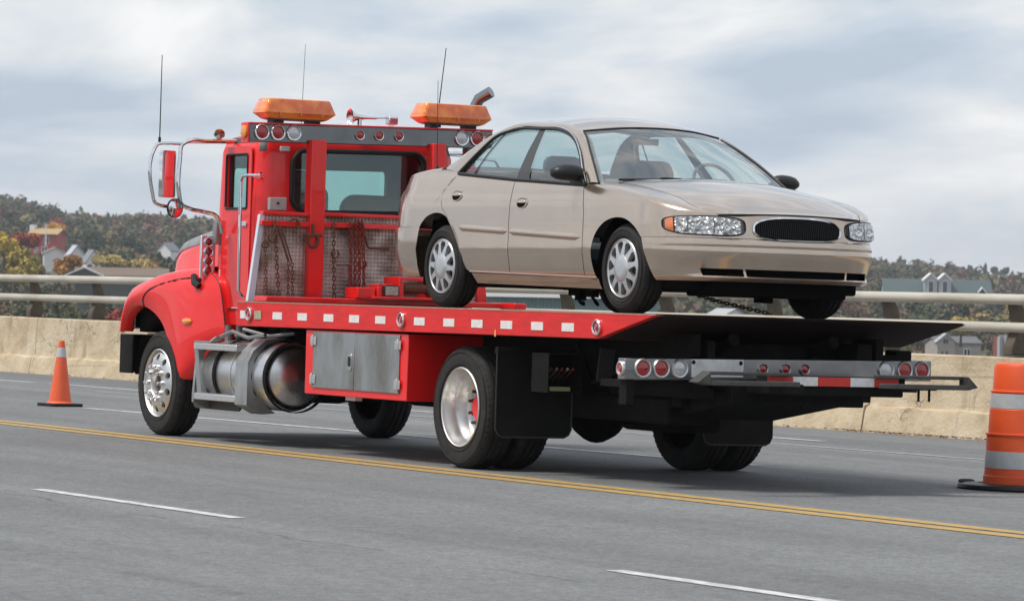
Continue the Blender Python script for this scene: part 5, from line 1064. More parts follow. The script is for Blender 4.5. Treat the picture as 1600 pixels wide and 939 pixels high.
for sg in (1, -1):
    HLp = C(lamp_patch(0.012, 0.988, 1.0, 0.004, sg), 'headlamp', mat('headlamp_gasket', (0.02, 0.02, 0.02), 0.4), smooth=60)
    C(lamp_patch(0.02, 0.845, 0.93, 0.010, sg), 'reflector', REFLE, HLp, smooth=60)
    C(lamp_patch(0.862, 0.985, 0.93, 0.014, sg, 0.01), 'indicator', mat('orange_indicator_lens', (0.85, 0.20, 0.03), 0.15, coat=1.0, var=0.4, vscale=60), HLp, smooth=60)
    for uc in (0.22, 0.50):
        p0 = lamp_pt(uc, -0.05, 0.012, sg)
        C(MB().lathe([(0.034, 0.0), (0.030, 0.012), (0.012, 0.004), (0.0, 0.010)], c=p0, axis='x', n=18), 'bulb_shield', CHR, HLp)
    for uc in (0.36, 0.66): 
        C(MB().tube([lamp_pt(uc, -0.8, 0.014, sg), lamp_pt(uc, 0.8, 0.014, sg)], 0.003, 5), 'reflector_rib', mat('dark_lamp_trim', (0.12, 0.12, 0.13), 0.3, 0.5), HLp)
    C(lamp_patch(0.015, 0.985, 0.965, 0.022, sg, 0.012), 'lamp_glass', GLASSW, HLp, smooth=80)
    ol = [lamp_pt(0.5+(u-0.5)*1.0, h, 0.008, sg) for u, h in lamp_outline(60)]; C(MB().tube(ol, 0.0055, 6, closed=True), 'lamp_seal', BLK, HLp)
def grille_outline(sx, sz, n=64, off_=0.0):
    o = []
    for k in range(n):
        t = 2*math.pi*k/n; y = 0.372*sx*np.sign(math.cos(t))*abs(math.cos(t))**0.70; s_ = math.sin(t); zc = 0.626
        z = zc + (0.088*sz*s_**0.72 if s_ > 0 else -0.086*sz*abs(s_)**0.66) - 0.008*(y/0.372)**2; o.append(nose_pt(y, z, off_))
    return o
og, ig = grille_outline(1, 1, off_=0.006), grille_outline(0.97, 0.87, off_=0.016); ih = grille_outline(0.952, 0.80, off_=0.004)
n_ = len(og); gm = MB().add(og+ig+ih, [(i, (i+1) % n_, n_+(i+1) % n_, n_+i) for i in range(n_)] + [(n_+i, n_+(i+1) % n_, 2*n_+(i+1) % n_, 2*n_+i) for i in range(n_)])
GR = C(gm, 'grille_surround', CHROME, smooth=70)
def gz(y, sx, sz):
    c_ = min(1, abs(y)/(0.372*sx))**(1/0.70); s_ = math.sqrt(max(0, 1-c_*c_)); return 0.626-0.086*sz*s_**0.66-0.008*(y/0.372)**2, 0.626+0.088*sz*s_**0.72-0.008*(y/0.372)**2
C(MB().grid([[nose_pt(y, lo+(hi-lo)*q, 0.006) for q in np.linspace(0, 1, 6)] for y in np.linspace(-0.353, 0.353, 60) for lo, hi in [gz(y, 0.952, 0.80)]]), 'grille_back', CARD, GR)
for k in range(-21, 22):
    y = k*0.0162; lo, hi = gz(y, 0.952, 0.80); G = []
    for q in np.linspace(0.02, 0.98, 5):
        p = nose_pt(y, lo+(hi-lo)*q, 0.007); G.append([(p[0]-0.004, y-0.003, p[2]), (p[0]+0.006, y-0.0018, p[2]), (p[0]+0.006, y+0.0018, p[2]), (p[0]-0.004, y+0.003, p[2])])
    MB().grid(G).build('grille_bar', BLK, GR)
# --- underside, arches
C(MB().box(-2.1, 1.98, -0.72, 0.72, 0.17, 0.32).box(1.72, 2.06, -0.58, 0.58, 0.135, 0.26).box(-0.9, 0.9, -0.79, 0.79, 0.185, 0.26).box(0.9, 1.75, -0.5, 0.5, 0.32, 0.80).box(-2.2, -0.9, -0.6, 0.6, 0.32, 0.7), 'underbody', CARD, bevel=0.02)
C(MB().box(1.8, 1.9, -0.05, 0.05, 0.10, 0.138), 'tow_eye', CARD)
for xa in (-1.42, 1.32):
    for sg in (1, -1):
        a = MB().lathe([(0.43, 0.0), (0.42, 0.30)], c=(xa, -0.835, 0.31), n=24, a0=R_(4), a1=R_(176)).lathe([(0.425, 0.30), (0.0, 0.30)], c=(xa, -0.835, 0.31), n=24, a0=R_(-8), a1=R_(188))
        C(a if sg > 0 else a.mir(0), 'wheel_arch_liner', CARD)
# --- wheels
WCAP = mat('silver_wheel_trim', (0.60, 0.60, 0.61), 0.28, 0.75, var=0.2, vscale=20)
def car_wheel(x, sg):
    e = empty('wheel', (x, -0.888*sg, 0.320), (0, R_(7 if x > 0 else 23), math.pi if sg < 0 else 0)); e.parent = CAR
    p = tyre_mesh(0.324, 0.205, 0.212, lugs=60, gro=(0.28, 0.5, 0.72)); p.build('tyre', RUB, e)
    af = lambda r: -0.010 + 0.016*(r/0.2)**2
    m = MB().lathe([(0.0, -0.016), (0.05, -0.016), (0.088, -0.014), (0.098, af(0.1))], n=40)
    m.holed(0.098, 0.202, 10, 0.0285, 0.046, 0.150, af, m=8, depth=0.035, tp=0.42, sq=0.72).lathe([(0.200, af(0.200)), (0.206, 0.001), (0.214, 0.004), (0.219, 0.014), (0.215, 0.03)], n=60)
    m.build('wheel_cover', WCAP, e, smooth=50)
    MB().lathe([(0.21, 0.034), (0.0, 0.034)], n=30).build('rim', mat('dark_steel_rim', (0.03, 0.03, 0.032), 0.6, 0.4), e)
for x in (-1.462, 1.335):
    for sg in (1, -1): car_wheel(x, sg)
# --- door mirrors
def door_mirror(sg):
    rg = []
    for t, r in ((0, 0.25), (0.06, 0.72), (0.18, 0.93), (0.4, 1.0), (0.65, 0.95), (0.85, 0.80), (1.0, 0.45)):
        y = -0.83 - 0.245*t; cx_ = 0.62 - 0.03*t; cz_ = 1.015 + 0.005*math.sin(t*3)
        rg.append([(cx_ + 0.075*r*math.cos(a)*(1.1 if math.cos(a) > 0 else 0.6), y, cz_ + 0.062*r*math.sin(a)) for a in np.linspace(0, 2*math.pi, 21)[:-1]])
    m = loft(rg[::-1]); ft = MB().prism([(0.50, 0.945), (0.74, 0.93), (0.66, 1.01), (0.56, 1.02)], 'y', -0.875, -0.835); gl = MB().lathe([(0.052, 0), (0, 0.001)], axis='x', n=20).xf(lambda X, Y, Z: (0.565+X, -0.955+Y*2.0, 1.017+Z))
    if sg < 0: m, ft, gl = m.mir(0), ft.mir(0), gl.mir(0)
    e = C(m, 'door_mirror', BLK, smooth=60); C(ft, 'mirror_foot', BLK, e, bevel=0.008); C(gl, 'mirror_glass', MIRR, e)
door_mirror(1); door_mirror(-1)
C(MB().tube([(-1.90, -0.72, 1.085), (-1.92, -0.725, 1.80)], [0.004, 0.0022], 6).lathe([(0.022, 0), (0.018, 0.02), (0.010, 0.045), (0, 0.05)], c=(-1.90, -0.72, 1.08), axis='z', n=12), 'aerial', BLK)
# --- cabin
def front_seat(y):
    def rgs(z, w, t0, t1, r): return [(x-0.22*(z-0.5), y+yy, z) for x, yy in rrect(t0, t1, -w, w, r, 6)]
    s_ = C(loft([rgs(0.45, .24, -.36, -.20, .06), rgs(0.7, .25, -.36, -.20, .06), rgs(0.88, .245, -.355, -.215, .06), rgs(0.96, .225, -.345, -.225, .05), rgs(1.0, .20, -.335, -.235, .045)]), 'front_seat', SEAT, smooth=60)
    C(loft([rgs(0.995, .13, -.33, -.24, .04), rgs(1.03, .165, -.34, -.235, .05), rgs(1.09, .175, -.345, -.235, .05), rgs(1.14, .165, -.34, -.24, .05), rgs(1.17, .14, -.325, -.25, .035), rgs(1.183, .10, -.31, -.265, .02)]), 'headrest', SEAT, s_, smooth=70)
    C(MB().box(-0.40, 0.15, y-0.25, y+0.25, 0.35, 0.52), 'cushion', SEAT, s_, bevel=0.05)
front_seat(-0.40); front_seat(0.40)
C(MB().prism([(-1.55, 0.5), (-1.25, 0.5), (-1.38, 1.02), (-1.58, 1.04)], 'y', -0.66, 0.66).box(-1.3, -0.85, -0.66, 0.66, 0.35, 0.55), 'rear_seat', SEAT, bevel=0.04)
C(MB().box(-1.72, -1.5, -0.68, 0.68, 1.02, 1.075), 'parcel_shelf', SEAT)
C(MB().prism([(0.55, 0.55), (1.0, 0.55), (1.0, 0.955), (0.75, 0.985), (0.55, 0.94)], 'y', -0.72, 0.72), 'dashboard', mat('grey_dash', (0.16, 0.16, 0.16), 0.7), bevel=0.03)
C(MB().tube([(0.50 - 0.10*math.sin(t), 0.40+0.185*math.cos(t), 0.975+0.165*math.sin(t)) for t in np.linspace(0, 2*math.pi, 30)[:-1]], 0.014, 8, closed=True).tube([(0.50, 0.22, 0.975), (0.53, 0.40, 0.96), (0.50, 0.58, 0.975)], 0.02, 6).tube([(0.53, 0.4, 0.96), (0.66, 0.4, 0.88)], 0.03, 8), 'steering_wheel', mat('grey_wheel', (0.12, 0.12, 0.12), 0.5))
C(MB().box(0.13, 0.15, -0.10, 0.10, 1.275, 1.325).tube([(0.15, 0, 1.32), (0.22, 0, 1.365)], 0.008, 6), 'rear_view_mirror', SEATD)
C(MB().box(-1.5, 0.9, -0.78, 0.78, 0.28, 0.34), 'cabin_floor', CARD)
for sg in (1, -1):
    a = MB().grid(s3(ruled(g2([(-1.30, 0.99), (0.72, 0.90)], 8), g2([(-1.28, 0.4), (0.75, 0.4)], 8), 3), 0.05)); C(a if sg > 0 else a.mir(0), 'door_card', mat('grey_door_card', (0.20, 0.19, 0.18), 0.8))
    b = MB().grid(ruled(crv(inl*np.array([1, 1, 1])+np.array([0, 0.035, -0.005]), 40), crv(oc*np.array([1, 0.97, 1])+np.array([0, 0.03, -0.03]), 40), 2)); C(b if sg > 0 else b.mir(0), 'pillar_trim', mat('grey_pillar_trim', (0.25, 0.245, 0.24), 0.8))
# ================================================================== BEYOND THE BARRIER: shore, houses, woods (u away from the road, v across it)
def uvw(u, v, z): return (CAM.x + d0.x*u + r0.x*v, CAM.y + d0.y*u + r0.y*v, z)
def ip(x, a, b): return float(np.interp(x, a, b))
def ground_h(u, v):
    a = v/max(u, 60.0)
    z250 = -6.5; z600 = ip(a, [-.13, .13], [-5.5, -11.0]); z1000 = ip(a, [-.13, 0, .13], [3.0, -1.0, -5.5])
    zr = ip(a, [-.16, -.131, -.12, -.114, -.09, -.07, 0, .09, .13, .17], [32, 30, 26, 22, 23, 21, 14, 7.5, 0.5, -2])
    n = 1.2*math.sin(u*.011+v*.017)+0.9*math.sin(v*.031-u*.006+2)
    s_ = min(max((abs(a)-0.55)/0.5, 0), 1); s_ = s_*s_*(3-2*s_)
    return (1-s_)*(ip(u, [0, 60, 150, 250, 600, 1000, 1900, 2600], [-9, -9, -8, z250, z600, z1000, zr, zr-14]) + n*min(1, u/900)) - 14.7*s_
us = [20, 60, 100, 150, 200, 260, 330, 400, 500, 600, 720, 850, 1000, 1150, 1300, 1450, 1600, 1750, 1900, 2050, 2300, 2700, 3600, 6000]
GV = []
for u in us: GV.append([uvw(u, f*max(u, 120), ground_h(u, f*max(u, 120)) if u < 3000 else -14.6) for f in np.linspace(-1.1, 1.1, 111)])
TERR = mat('autumn_scrub_ground', (0.075, 0.070, 0.038), 0.95, var=0.8, vscale=0.02, var_col=(0.10, 0.06, 0.035))
tag(MB().grid(GV).build('terrain', TERR, smooth=60), kind='structure')

LOW = MB().grid([[uvw(u, v, -14.5) for v in np.linspace(-3600, 3600, 9)] for u in np.linspace(-3000, 6000, 9)])
tag(LOW.build('lowland', TERR, smooth=0), kind='structure')
def leafmat():
    m, t, b = custom('foliage'); at = t.nodes.new('ShaderNodeAttribute'); at.attribute_name = 'tint'; t.links.new(at.outputs['Color'], b.inputs['Base Color']); b.inputs['Roughness'].default_value = 0.8; b.inputs['Specular IOR Level'].default_value = 0.2
    return m
LEAF = leafmat(); BARK = mat('bark', (0.07, 0.055, 0.045), 0.9)
def leaf_cloud(trees, rng):
    """trees: list of (x, y, z_base, crown_radius, crown_height, tint, leaf_count, leaf_size, cone) -> vertices (N*4,3), tints (N*4,3)"""
    V, Tn = [], []
    for x, y, zb, cr, ch, tint, k, ls, cone in trees:
        d = rng.normal(size=(k, 3)); d /= np.linalg.norm(d, axis=1)[:, None]; rad = rng.uniform(0.35, 1.0, k)**0.5
        # lumpy crown: leaves gather round a handful of boughs of unequal size
        nb = 5 if k < 200 else 9; bc = rng.normal(size=(nb, 3)); bc *= (rng.uniform(0.35, 0.78, nb)/np.linalg.norm(bc, axis=1))[:, None]; bc[:, 2] = bc[:, 2]*0.9; br = rng.uniform(0.26, 0.52, nb); wb_ = br**2/np.sum(br**2)
        bi = rng.choice(nb, k, p=wb_); P = bc[bi] + d*(rad*br[bi])[:, None]; P[:, 2] = np.clip(P[:, 2], -1, 1.15)
        shade = rng.uniform(0.8, 1.2, nb)[bi]
        h = (P[:, 2]+1)/2
        if cone: w = np.clip(1.05-h, 0.05, 1); P[:, 0] *= w; P[:, 1] *= w
        P = np.column_stack([P[:, 0]*cr, P[:, 1]*cr, ch*(0.12+0.88*h)]) + np.array([x, y, zb])
        n = d*0.7 + rng.normal(size=(k, 3))*0.6 + np.array([0, 0, 0.25]); n /= np.linalg.norm(n, axis=1)[:, None]
        a = np.cross(n, rng.normal(size=(k, 3))); a /= np.linalg.norm(a, axis=1)[:, None]; b = np.cross(n, a); s = ls*rng.uniform(0.55, 1.15, k)[:, None]
        V.append(np.stack([P-a*s, P-b*s*0.75, P+a*s, P+b*s*0.75], axis=1).reshape(-1, 3))
        c = 1.6*np.array(tint)[None, :]*(rng.uniform(0.78, 1.22, k)*shade)[:, None]; Tn.append(np.repeat(c, 4, axis=0))
    return np.vstack(V), np.vstack(Tn)
def leaf_mesh(name, V, Tn):
    n = len(V); me = bpy.data.meshes.new(name); me.vertices.add(n); me.vertices.foreach_set('co', V.astype(np.float32).ravel())
    me.loops.add(n); me.loops.foreach_set('vertex_index', np.arange(n, dtype=np.int32)); me.polygons.add(n//4); me.polygons.foreach_set('loop_start', np.arange(0, n, 4, dtype=np.int32)); me.polygons.foreach_set('loop_total', np.full(n//4, 4, dtype=np.int32))
    at = me.attributes.new('tint', 'FLOAT_COLOR', 'POINT'); at.data.foreach_set('color', np.column_stack([Tn, np.ones(n)]).astype(np.float32).ravel()); me.update(); me.validate(); me.materials.append(LEAF); return me
PAL = [((0.052, 0.058, 0.030), 5), ((0.036, 0.045, 0.027), 5), ((0.082, 0.076, 0.036), 4.5), ((0.115, 0.092, 0.042), 2.5), ((0.100, 0.064, 0.042), 2), ((0.105, 0.050, 0.038), 0.7), ((0.085, 0.066, 0.046), 3.5), ((0.16, 0.122, 0.045), 0.7)]
pw = np.array([p[1] for p in PAL]); pw = pw/pw.sum()

# ---- houses (each with wall, roof, windows)
HOUSES = []
def house(name, label, u, v, w, dpt, h, rh, rot, wallm, roofm, z=None, ridge='x', wins=(), over=0.4, cat='house', clear=200, veg=0.15):
    """w across the view, dpt along it; the gable runs along local x (ridge='x') or y"""
    zb = ground_h(u, v) if z is None else z; p = uvw(u, v, zb); e = empty(name, p, (0, 0, math.atan2(r0.y, r0.x) + rot)); tag(e, label, cat, 'white houses on the left slope' if name == 'white_house' else None)
    HOUSES.append((u, v, w, zb, h+rh, clear, veg))
    x0, x1, y0, y1 = -w/2, w/2, -dpt/2, dpt/2; m = MB()
    if ridge == 'x': m.prism([(y0, -6), (y1, -6), (y1, h), (0, h+rh-0.05), (y0, h)], 'x', x0, x1)
    else: m.prism([(x0, -6), (x1, -6), (x1, h), (0, h+rh-0.05), (x0, h)], 'y', y0, y1)
    m.build('wall', wallm, e, smooth=0); t_ = 0.22; o = over; r = MB()
    if ridge == 'x': k = rh/(dpt/2); r.prism([(y0-o, h-o*k), (0, h+rh), (y1+o, h-o*k), (y1+o, h-o*k+t_), (0, h+rh+t_), (y0-o, h-o*k+t_)], 'x', x0-o, x1+o)
    else: k = rh/(w/2); r.prism([(x0-o, h-o*k), (0, h+rh), (x1+o, h-o*k), (x1+o, h-o*k+t_), (0, h+rh+t_), (x0-o, h-o*k+t_)], 'y', y0-o, y1+o)
    r.build('roof', roofm, e, smooth=0)
    for wx, wz, ww, wh in wins:
        f = MB().box(wx-ww/2-0.12, wx+ww/2+0.12, y0-0.08, y0-0.01, wz-wh/2-0.12, wz+wh/2+0.12).build('window', HWHITE, e, smooth=0)
        MB().box(wx-ww/2, wx+ww/2, y0-0.11, y0-0.081, wz-wh/2, wz+wh/2).build('pane', HGLASS, f, smooth=0)
        MB().box(wx-0.06, wx+0.06, y0-0.13, y0-0.111, wz-wh/2, wz+wh/2).build('mullion', HWHITE, f, smooth=0)
    return e
HWHITE = mat('house_white', (0.72, 0.72, 0.72), 0.7); HGLASS = mat('house_window_glass', (0.05, 0.06, 0.075), 0.1); HRED = mat('house_red_siding', (0.42, 0.055, 0.05), 0.7, var=0.3, vscale=0.8); HTAN = mat('tan_roof', (0.40, 0.27, 0.13), 0.8)
HGREY = mat('grey_shingle_roof', (0.20, 0.21, 0.23), 0.8); HBROWN = mat('brown_roof', (0.17, 0.125, 0.10), 0.9); HTEAL = mat('dark_teal_roof', (0.055, 0.085, 0.09), 0.7); HSTONE = mat('tan_grey_stucco', (0.38, 0.34, 0.31), 0.8, var=0.4, vscale=0.6); HSLATE = mat('slate_roof', (0.12, 0.12, 0.13), 0.8); HTW = mat('teal_cladding', (0.10, 0.17, 0.18), 0.6); HPALE = mat('pale_grey_siding', (0.36, 0.38, 0.40), 0.7)
px = lambda x, D: (x-800)/6090.0*D
def hz(y, x, D): return 1.43 - (y-(438 + (x-800)*0.018))/6090.0*D      # height seen at pixel row y at distance D
D = 1000
RH = house('red_house', 'red house with a tan hipped roof on the wooded slope', D, px(74, D), 6.6, 7.5, 5.3, 1.2, R_(-12), HRED, HTAN, z=hz(398, 74, D), wins=((0.8, 3.6, 1.3, 1.3), (0.3, 1.2, 1.4, 1.6), (-1.9, 1.2, 0.7, 1.5)), over=0.8)
MB().box(-5.2, -3.5, -3.3, -1.3, -2, 4.8).build('bay_tower', HPALE, RH, smooth=0); MB().box(-5.1, -3.6, -3.4, -3.31, 2.6, 4.4).build('tower_pane', HGLASS, RH, smooth=0); MB().box(-4.7, -3.4, -1.2, 0.8, 4.0, 7.6).build('chimney', HWHITE, RH, smooth=0)
D = 930
house('white_house', 'white gabled house just below the red house', D, px(84, D), 5.2, 7, 1.9, 1.2, R_(9), HWHITE, mat('cream_roof', (0.50, 0.44, 0.36), 0.8), z=hz(408, 84, D), ridge='y')
D = 900
house('white_house', 'white house with a steep blue-grey roof left of the gabled cottage', D, px(116, D), 3.4, 6, 1.6, 2.2, R_(16), HWHITE, mat('pale_blue_roof', (0.42, 0.45, 0.52), 0.8), z=hz(410, 114, D), ridge='y')
D = 880
house('white_cottage', 'white steep gabled cottage with a grey roof right of the red house', D, px(141, D), 3.2, 6, 1.2, 2.4, R_(18), HWHITE, HGREY, z=hz(417, 141, D), ridge='y', over=0.25)
D = 980
house('white_house', 'small white house half hidden in trees behind the truck hood', D, px(262, D), 3.8, 5, 1.6, 1.9, R_(-22), HWHITE, HGREY, z=hz(402, 262, D), ridge='y', over=0.2)
D = 600
bh = house('brown_roofed_house', 'long low brown-roofed house just above the top rail', D, px(190, D), 13.5, 8, 2.4, 1.1, R_(4), mat('shadow_toned_siding', (0.09, 0.10, 0.09), 0.8), HBROWN, z=hz(456, 190, D), over=0.5, veg=0.7)  # siding colour darkened so the walls look as if in shadow
MB().prism([(-2.6, 2.0), (2.6, 2.0), (2.6, 2.4), (0, 3.5), (-2.6, 2.4)], 'y', -5.2, -3.5).move(-5.6, 0, 0).build('gable_wing', MATS['shadow_toned_siding'], bh, smooth=0)
MB().prism([(-3.0, 2.25), (0, 3.55), (3.0, 2.25), (3.0, 2.5), (0, 3.8), (-3.0, 2.5)], 'y', -5.5, -3.0).move(-5.6, 0, 0).build('gable_trim', HWHITE, bh, smooth=0)
D = 1100
gb = house('green_roofed_building', 'long building with a dark green roof and twin white-trimmed gables on the far right', D, px(1462, D), 30, 10, 1.0, 3.6, R_(0), HPALE, HTEAL, z=hz(463, 1462, D), clear=250)
for k, cx_ in enumerate((-2.2, 1.7)):
    MB().prism([(-1.75, -3), (1.75, -3), (1.75, 4.6), (0, 6.2), (-1.75, 4.6)], 'y', -7.2, -2).move(cx_, 0, 0).build('gable', HPALE, gb, smooth=0)
    MB().prism([(-2.1, 4.25), (0, 6.2), (2.1, 4.25), (2.1, 4.65), (0, 6.6), (-2.1, 4.65)], 'y', -7.5, -1.5).move(cx_, 0, 0).build('gable_trim', HWHITE, gb, smooth=0)
    f = MB().box(-0.8, 0.8, -7.3, -7.21, 1.0, 4.4).move(cx_, 0, 0).build('window', HWHITE, gb, smooth=0); MB().box(-0.62, 0.62, -7.36, -7.301, 1.2, 4.2).move(cx_, 0, 0).build('pane', HGLASS, f, smooth=0)
MB().prism([(-1.2, 1.0), (0, 2.4), (1.2, 1.0), (1.2, 1.4), (0, 2.8), (-1.2, 1.4)], 'y', -6.0, -3).move(12.4, 0, 0).build('dormer_trim', HWHITE, gb, smooth=0)
D = 600
lh = house('stucco_house', 'tan stucco house with a front gable just above the barrier, right of the truck', D, px(1490, D), 6.8, 8, 2.9, 0.9, R_(8), HSTONE, HSLATE, z=hz(566, 1490, D), wins=((1.2, 1.5, 0.9, 1.2),), over=0.25)
MB().prism([(-1.4, -4), (1.4, -4), (1.4, 3.2), (0, 4.3), (-1.4, 3.2)], 'y', -4.9, -3.5).move(-2.3, 0, 0).build('front_gable', HSTONE, lh, smooth=0); MB().prism([(-1.6, 3.05), (0, 4.35), (1.6, 3.05), (1.6, 3.2), (0, 4.5), (-1.6, 3.2)], 'y', -5.1, -3.0).move(-2.3, 0, 0).build('gable_trim', HPALE, lh, smooth=0)
for a, b in ((-2.6, 3.3), (-2.2, 3.3), (-2.9, 1.4), (-2.2, 1.4)): MB().prism([(a-0.14, b-0.35), (a+0.14, b-0.35), (a+0.14, b+0.25), (a, b+0.4), (a-0.14, b+0.25)], 'y', -4.95, -4.901).build('window', HGLASS, lh, smooth=0)
MB().box(-3.5, 3.5, -4.12, -4.0, 2.72, 2.86).build('eaves_trim', HPALE, lh, smooth=0)
D = 560
house('white_shed', 'small white clapboard shed seen between the tow bed and the rear bumper', D, px(1356, D), 3.4, 5, 2.6, 0.5, R_(0), HWHITE, HPALE, z=hz(565, 1356, D), over=0.1, cat='shed')
house('white_cabin', 'little white cabin with a bright gable seen under the sedan nose', 700, px(1135, 700), 5.5, 7, 2.2, 1.4, R_(25), HWHITE, HPALE, z=hz(515, 1135, 700), ridge='y', over=0.2)
D = 400
tw = house('teal_warehouse', 'teal clad warehouse with a white roof edge seen under the sedan', D, px(880, D), 17, 12, 2.4, 0.2, R_(-16), HTW, mat('white_roof_sheet', (0.75, 0.76, 0.77), 0.6), z=hz(494, 880, D), over=0.3, cat='warehouse', clear=160)
MB().box(-8.8, 8.8, -6.35, -6.2, 1.9, 2.5).build('fascia', mat('white_fascia', (0.78, 0.79, 0.80), 0.6), tw, smooth=0)
for k in range(42): MB().box(-8.3+k*0.4, -8.1+k*0.4, -6.06, -6.0, -1, 1.88).build('cladding_rib', HTW, tw, smooth=0)
def container(u, v, z, label, m):
    e = tag(empty('shipping_container', uvw(u, v, z), (0, 0, math.atan2(r0.y, r0.x)+R_(6))), label, 'container'); HOUSES.append((u, v, 7, z, 2.6, 120, 0.2))
    MB().box(-3, 3, -1.15, 1.15, 0.05, 2.55).build('body', m, e, smooth=0)
    for k in range(26): MB().box(-2.85+k*0.225, -2.74+k*0.225, -1.21, -1.151, 0.15, 2.45).build('rib', m, e, smooth=0)
    MB().box(-3.02, 3.02, -1.22, 1.22, 2.551, 2.64).build('top_frame', m, e, smooth=0)
container(300, px(1618, 300), hz(527, 1580, 300)-2.6, 'rust red shipping container at the right edge beyond the barrier', mat('container_red', (0.26, 0.075, 0.055), 0.7, var=0.4, vscale=0.8))
for xx in (1564, 1573):
    o = MB().box(-0.16, 0.16, -0.16, 0.16, -3, 0.0).tube([(0, 0, -0.02), (0, 0, 0.12)], 0.1, 6).build('white_post', HPALE); o.location = uvw(290, px(xx, 290), hz(526, xx, 290)); tag(o, 'pale post left of the red container, %s of the pair' % ('left' if xx == 1564 else 'right'), 'post', 'pale posts beside the container')
# tall thin poles on the slopes
for xx, yt, yb, DD, lab in ((70, 352, 384, 960, 'white flagpole in front of the red house'), (1038, 470, 500, 300, 'white pole seen under the sedan beside its front wheel')):
    h = (yb-yt)/6090*DD; o = MB().tube([(0, 0, 0), (0, 0, h)], 0.16 if DD > 500 else 0.11, 8).lathe([(0, 0), (0.25, 0.12), (0, 0.24)], c=(0, 0, h-0.05), axis='z', n=8).build('white_pole', HWHITE); o.location = uvw(DD, px(xx, DD), hz(yb, xx, DD)); tag(o, lab, 'pole')

# ---- single trees that stand out, then the woods as one mass
def tree(name, label, u, v, cr, ch, tint, k=700, ls=None, cone=False, z=None, group=None):
    zb = ground_h(u, v) if z is None else z; e = empty(name, uvw(u, v, zb)); tag(e, label, 'tree', group)
    rng = np.random.default_rng(abs(hash((round(u), round(v)))) % 99991)
    ls = ls or cr*0.085; k = int(k*2.4)
    V, Tn = leaf_cloud([(0, 0, ch*0.1, cr, ch, tint, k, ls, cone)], rng); o = bpy.data.objects.new('crown', leaf_mesh('crown', V, Tn)); COL.objects.link(o); o.parent = e
    m = MB().tube([(0, 0, -1), (cr*0.03, 0, ch*0.3), (0, cr*0.03, ch*0.7)], [cr*0.09, cr*0.06, cr*0.02], 7)
    for q in range(4): a = q*1.6+u; m.tube([(0, 0, ch*(0.25+0.1*q)), (cr*0.5*math.cos(a), cr*0.5*math.sin(a), ch*(0.45+0.1*q))], [cr*0.035, cr*0.012], 5)
    m.build('trunk', BARK, e)
GRP = {'yellow_tree': 'yellow trees on the left slope', 'dark_tree': 'dark trees on the left slope', 'pale_shrub': 'straw coloured shrubs on the left slope', 'red_tree': 'red trees on the left'}
def tpx(name, label, x, ytop, u, cr, ch, tint, **k):
    if name in GRP: k['group'] = GRP[name]
    tree(name, label, u, px(x, u), cr, ch, tint, z=hz(ytop, x, u)-ch*1.08, **k)
YG, OR, DG, RD_ = (0.22, 0.17, 0.045), (0.26, 0.13, 0.035), (0.030, 0.042, 0.024), (0.20, 0.040, 0.028)
tpx('yellow_tree', 'yellow-green bushy tree at the left edge above the rail', 22, 388, 560, 3.6, 6.5, YG, k=1400)
tpx('yellow_tree', 'yellow-tinged tree at the far left, topmost by the red shrubs', 5, 362, 640, 2.6, 5.0, (0.30, 0.22, 0.04), k=900)
tpx('red_shrub', 'dark red leaved shrub left of the red house', 30, 362, 760, 3.8, 5.0, RD_, k=900)
tpx('orange_tree', 'orange-yellow tree beside the right end of the red house roof', 83, 344, 1060, 3.2, 6.5, (0.40, 0.22, 0.04), k=700)
tpx('olive_tree', 'pale olive tree right of the yellow tree below the red house', 48, 392, 600, 3.4, 6.0, (0.15, 0.13, 0.05), k=1200)
tpx('orange_shrub', 'orange-brown shrub below the white cottages', 108, 398, 620, 3.2, 4.4, OR, k=1000)
tpx('dark_tree', 'dark green spruce-like tree right of centre on the left slope', 205, 366, 1000, 4.2, 9.5, DG, k=900)
tpx('dark_tree', 'dark rounded tree below the ridge behind the white cottages', 148, 360, 1050, 4.5, 7.5, DG, k=800)
tpx('pale_shrub', 'pale yellow grassy shrub left of the truck hood', 175, 392, 700, 3.2, 4.0, (0.28, 0.22, 0.085), k=900)
tpx('pale_shrub', 'straw coloured shrub row end nearest the truck hood', 232, 405, 680, 3.2, 3.0, (0.28, 0.21, 0.08), k=900)
tpx('pale_shrub', 'straw coloured shrub between its two pale neighbours on the left slope', 203, 402, 690, 3.0, 3.4, (0.26, 0.20, 0.08), k=900)
tpx('red_tree', 'small brick-red tree on the upper left slope', 88, 338, 1250, 4.0, 6.5, (0.22, 0.05, 0.04), k=600)
tpx('red_tree', 'reddish tree by the railing in front of the truck grille', 190, 476, 330, 2.2, 3.4, (0.17, 0.04, 0.03), k=900)
for i, (x, y, s_) in enumerate(((1407, 402, 5.5), (1479, 411, 6), (1515, 417, 7), (1539, 408, 9.5), (1553, 417, 7), (1569, 416, 6.5), (1432, 406, 5))):
    tpx('ridge_spruce', ('%s dark spruce on the right-hand ridge, counted from the sedan' % ('first', 'third', 'fourth', 'tallest', 'sixth', 'last', 'second')[i]), x, y, 2000, 2.6, s_, DG, k=350, ls=0.7, cone=(i in (3, 1)), group='spruces along the right-hand ridge')
tpx('pale_tree', 'pale yellow-green tree just above the tow bed tail', 1502, 495, 520, 2.2, 2.8, (0.26, 0.20, 0.075), k=800)

